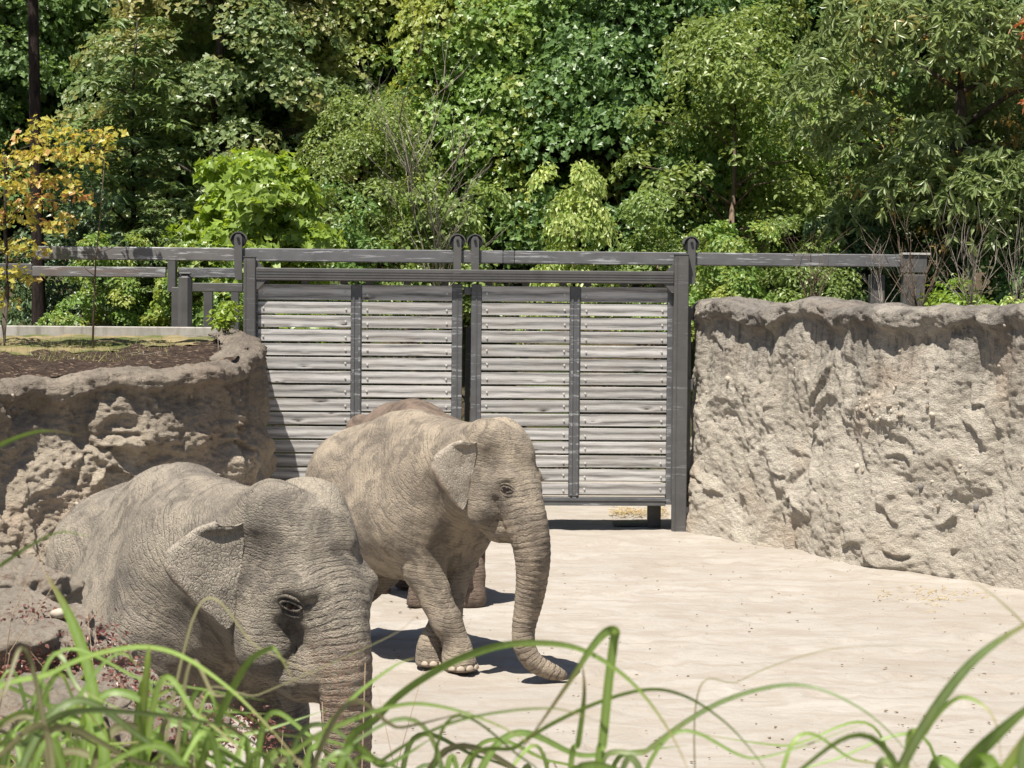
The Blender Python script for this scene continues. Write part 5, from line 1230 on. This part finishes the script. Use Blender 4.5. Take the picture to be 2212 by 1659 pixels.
# ornamental grasses: every blade a folded ribbon rising from its clump
def blade_material(name, a, b):
    g = NT(name); oi = g.n('ObjectInfo').outputs['Random']; p = g.pos()
    c = g.mix(oi, a, b); c = g.mix(g.math('MULTIPLY', g.attr('rib', 'Fac'), 0.4), c, (0.42, 0.50, 0.27))
    c = g.mix(g.ramp(g.noise(p, 6.0, 3), [(0.55, 0.0), (0.75, 0.4)]), c, (0.26, 0.26, 0.07))
    c = g.mix(g.ramp(g.math('ADD', g.attr('along', 'Fac'), g.math('MULTIPLY', g.math('SUBTRACT', oi, 0.5), 0.35)), [(0.86, 0.0), (0.99, 0.85)]), c, (0.33, 0.26, 0.13))
    vein = g.ramp(g.noise(g.scale(p, (160, 160, 8)), 1.0, 2), [(0.35, 0.8), (0.6, 1.0)]); c = g.mix(0.6, c, vein, 'MULTIPLY')
    g.out(c, 0.45, spec=0.4)
    t_ = g.n('BsdfTranslucent', {'Color': g.hsv(c, 0.49, 1.1, 1.5)}); mx = g.n('MixShader', {0: 0.38, 1: g.b.outputs[0], 2: t_.outputs[0]})
    g.t.links.new(mx.outputs[0], g.t.nodes['Material Output'].inputs['Surface']); return g.m
M_BL = blade_material('grass_blade', (0.115, 0.215, 0.02), (0.215, 0.345, 0.045)); M_BLD = blade_material('grass_blade_dark', (0.07, 0.12, 0.03), (0.14, 0.22, 0.05)); M_BLR = blade_material('grass_blade_purple', (0.16, 0.12, 0.07), (0.26, 0.22, 0.12))  # ordinary green, a darker green and a purplish blade colour
def catmull(P, n=8):
    P = [Vector(p) for p in P]; E = [2 * P[0] - P[1]] + P + [2 * P[-1] - P[-2]]; out = []
    for j in range(len(P) - 1):
        p0, p1, p2, p3 = E[j:j + 4]
        for i in range(n):
            t = i / n; out.append(0.5 * (2 * p1 + (p2 - p0) * t + (2 * p0 - 5 * p1 + 4 * p2 - p3) * t * t + (3 * p1 - p0 - 3 * p2 + p3) * t ** 3))
    return out + [P[-1]]
def blade(pts, w0, root, mat, seed, peak=0.35, twist=0.6, smooth=True):
    """pts in world space from base to tip; root: clump empty"""
    rr = random.Random(seed); c = catmull(pts, 12) if smooth else [Vector(p) for p in pts]; n = len(c); V = []; rib = []
    o0 = root.location; tw = rr.uniform(-twist, twist); prev = None
    for i, p in enumerate(c):
        t = i / (n - 1); tan = (c[min(i + 1, n - 1)] - c[max(i - 1, 0)]).normalized()
        side = tan.cross(Vector((0, -1, 0.25)))
        side = side.normalized() if side.length > 0.05 else (prev or Vector((1, 0, 0)))
        if prev and side.dot(prev) < 0: side = -side
        prev = side; nor = side.cross(tan).normalized(); a = tw + t * rr.uniform(0.0, 0.02) + t * 0.7 * tw; sd = side * math.cos(a) + nor * math.sin(a); nn = side.cross(tan).normalized()
        w_ = w0 * min(1, 0.5 + t * 2) * (1 - max(0, (t - peak) / (1 - peak)) ** 1.6) + 0.0004
        V += [p - o0 - sd * w_ / 2 + nn * w_ * 0.10, p - o0 - nn * 0.0, p - o0 + sd * w_ / 2 + nn * w_ * 0.10]; rib += [0, 1, 0]
    F = grid_faces(n, 3); me = mesh_np('blade', np.array([v[:] for v in V]), F); vattr(me, 'rib', np.array(rib, float), 'FLOAT'); vattr(me, 'along', np.repeat(np.linspace(0, 1, n), 3), 'FLOAT')
    return link('blade', me, mat, root)
CL = []
for px, d, lab in ((-40, 3.0, 'grass clump at the bottom left corner'), (230, 2.9, 'grass clump in front of the near elephant\'s foreleg'), (520, 2.8, 'grass clump below the near elephant\'s head'), (830, 2.9, 'grass clump just right of the near elephant\'s trunk'), (1230, 2.7, 'grass clump at bottom centre with the sharply folded blade'), (1620, 2.7, 'sparse grass clump at the lower right with thin arching blades'), (2130, 2.2, 'grass clump at the bottom right corner with dark thick blades')):
    x = (px - CX) / FPX * d; CL.append((empty('grass_clump', (x, d, bz(x, d)), 0, lab, 'ornamental grass', 'ornamental grass clumps'), px, d))
def trace(pl, d0, d1, wpx, mat, ci, base=True, **k):
    root, cpx, cd = CL[ci]; n = len(pl); P = []
    for i, (x, y) in enumerate(pl): P.append(at(x, y, d0 + (d1 - d0) * i / (n - 1)))
    if base:
        b = root.location; s_ = P[0] - b; P = [b + Vector((rnd.uniform(-.06, .06), rnd.uniform(-.06, .06), -0.02)), b + Vector((s_.x * 0.30, s_.y * 0.4, s_.z * 0.55))] + P
    return blade(P, wpx / FPX * (d0 + d1) / 2, root, mat, hash((ci, pl[0])) & 0xffff, **k)
trace([(-60, 1590), (120, 1450), (260, 1402), (370, 1408), (480, 1475), (580, 1570), (690, 1700)], 2.9, 2.5, 15, M_BL, 0)
trace([(228, 1700), (212, 1560), (190, 1440), (150, 1330), (97, 1234)], 2.9, 3.0, 27, M_BL, 1, peak=0.75)
trace([(60, 1720), (140, 1560), (210, 1450), (262, 1412), (300, 1440)], 2.7, 2.6, 24, M_BL, 0)
trace([(300, 1720), (308, 1560), (318, 1440), (322, 1395)], 2.7, 2.6, 20, M_BL, 1, peak=0.7)
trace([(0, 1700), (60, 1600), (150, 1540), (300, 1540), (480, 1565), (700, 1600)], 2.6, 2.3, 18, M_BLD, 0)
trace([(420, 1720), (470, 1560), (530, 1440), (580, 1402), (600, 1410), (640, 1480)], 2.7, 2.6, 17, M_BL, 1)
trace([(560, 1720), (640, 1620), (760, 1555), (900, 1520), (1060, 1560), (1200, 1640)], 2.6, 2.4, 12, M_BL, 2)
trace([(650, 1720), (690, 1600), (760, 1510), (850, 1440), (900, 1420)], 2.8, 2.7, 18, M_BL, 2)
trace([(760, 1720), (830, 1640), (980, 1560), (1180, 1530), (1300, 1560)], 2.6, 2.3, 9, M_BL, 3)
trace([(740, 1700), (820, 1545), (940, 1450), (1060, 1400), (1160, 1389), (1260, 1405), (1360, 1470), (1440, 1570), (1500, 1690)], 2.8, 2.4, 17, M_BL, 3)
trace([(1288, 1720), (1302, 1600), (1314, 1480), (1325, 1392), (1327, 1364), (1306, 1368), (1276, 1402), (1240, 1458), (1180, 1545), (1105, 1650)], 2.6, 2.5, 21, M_BL, 4, peak=0.55, smooth=True)
trace([(1010, 1720), (1120, 1610), (1250, 1535), (1380, 1492), (1470, 1500), (1560, 1555), (1630, 1630), (1690, 1720)], 2.7, 2.5, 11, M_BL, 4)
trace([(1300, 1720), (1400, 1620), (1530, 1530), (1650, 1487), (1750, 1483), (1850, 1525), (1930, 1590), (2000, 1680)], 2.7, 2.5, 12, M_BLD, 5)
trace([(1230, 1720), (1250, 1600), (1262, 1500), (1258, 1430)], 2.7, 2.6, 13, M_BL, 4, peak=0.6)
trace([(1900, 1760), (1950, 1650), (2020, 1530), (2100, 1430), (2200, 1358), (2330, 1300)], 2.2, 2.0, 25, M_BLD, 6, peak=0.6)
trace([(2010, 1760), (2080, 1660), (2160, 1580), (2280, 1480)], 2.1, 1.9, 30, M_BL, 6, peak=0.7)
trace([(2110, 1760), (2160, 1680), (2230, 1560)], 2.0, 1.9, 52, M_BL, 6, peak=0.8)
trace([(1960, 1700), (2000, 1580), (2060, 1512), (2110, 1515), (2150, 1560), (2165, 1660)], 2.3, 2.2, 11, M_BL, 6)
trace([(2300, 1480), (2230, 1370), (2150, 1290), (2080, 1245)], 2.4, 2.5, 7, M_BLR, 6, base=False)
trace([(1500, 1560), (1600, 1470), (1760, 1410), (1900, 1395), (2100, 1400)], 2.9, 3.0, 4, M_BLR, 5)
trace([(-80, 1010), (0, 962), (60, 938), (110, 931), (180, 942)], 2.6, 2.6, 11, M_BL, 0)
trace([(-80, 1270), (0, 1222), (60, 1182), (130, 1150), (200, 1160)], 2.6, 2.7, 10, M_BL, 0)
trace([(470, 1640), (440, 1500), (414, 1345), (560, 1400), (700, 1470)][2:], 2.9, 2.8, 10, M_BLR, 1)
trace([(420, 1560), (560, 1500), (700, 1440), (850, 1370), (900, 1330)], 3.0, 3.0, 3, M_BLR, 2)
# the crowd of ordinary blades
rr = random.Random(31)
for ci, (cnt, lo, hi) in enumerate(((40, 1390, 1690), (36, 1430, 1690), (20, 1530, 1720), (13, 1540, 1720), (9, 1570, 1720), (4, 1580, 1720), (5, 1540, 1720))):
    root, cpx, cd = CL[ci]
    for k in range(cnt):
        d = cd + rr.uniform(-0.5, 1.1); b = root.location + Vector((rr.gauss(0, 0.09), d - cd, 0)); b.z = bz(b.x, b.y)
        dirn = rr.choice((-1, 1)); top = at(cpx + rr.gauss(0, 60), rr.triangular(lo, hi, hi), d); top.x += dirn * rr.uniform(0.02, 0.14)
        reach = rr.uniform(0.04, 0.36); fall = rr.uniform(-0.06, 0.20) * (0.4 + reach * 2)
        dy = rr.uniform(-0.15, 0.15)
        P = [b, b.lerp(top, 0.55) - Vector((dirn * 0.03, 0, 0)), top, top + Vector((dirn * reach * 0.5, dy * 0.5, -fall * 0.12)), top + Vector((dirn * reach, dy, -fall))]
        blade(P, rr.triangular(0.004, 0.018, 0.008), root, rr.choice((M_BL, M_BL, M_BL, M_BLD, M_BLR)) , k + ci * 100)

# small things lying on the sand: pebbles, dung crumbs, straw
rr = np.random.default_rng(5)
def scatter(name, label, cat, n, region, size, mat, seed, flat=0.6):
    rr = np.random.default_rng(seed); V, F, off = [], [], 0
    t = np.array([(1, 0, 0), (-0.5, .87, 0), (-.5, -.87, 0), (0.1, 0, 0.9), (0, 0, -0.5)]); f = np.array([(0, 1, 3), (1, 2, 3), (2, 0, 3), (1, 0, 4), (2, 1, 4), (0, 2, 4)])
    for k in range(n):
        px, py = region(rr); q_ = on_ground(px, py); s_ = rr.uniform(*size); a = rr.uniform(0, 6.28); M = np.array([[math.cos(a), -math.sin(a), 0], [math.sin(a), math.cos(a), 0], [0, 0, 1]])
        V.append((t * [s_ * rr.uniform(.8, 1.9), s_, s_ * flat]) @ M.T + [q_.x, q_.y, q_.z + s_ * 0.1]); F.append(f + off); off += 5
    tag(link(name, mesh_np(name, np.concatenate(V), np.concatenate(F), True), mat), label, cat, kind='stuff')
scatter('sand_crumbs', 'dark crumbs and grit scattered over the sand', 'grit', 420, lambda r: (r.uniform(780, 2212), 1170 + 480 * r.random() ** 1.2), (0.006, 0.018), plain('crumb_brown', (0.20, 0.145, 0.095), 0.9, 0.4), 3)
mb = MB(); r2 = random.Random(8)
for k in range(500):
    if k < 420: px, py = r2.uniform(1320, 1440), r2.uniform(1108, 1122)
    else: px, py = r2.gauss(1990, 60), r2.gauss(1292, 12)
    q_ = on_ground(px, py); a = r2.uniform(0, 6.28); l = r2.uniform(0.04, 0.12); zz = r2.uniform(0.01, 0.10 if k < 420 else 0.04)
    mb.tube([(q_.x, q_.y, zz), (q_.x + math.cos(a) * l, q_.y + math.sin(a) * l, zz + r2.uniform(-.01, .05))], [0.004, 0.003], 3)
tag(mb.build('straw', plain('straw_yellow', (0.52, 0.40, 0.20), 0.8, 0.3)), 'loose straw lying under the gate and by the rock wall', 'straw', kind='stuff')
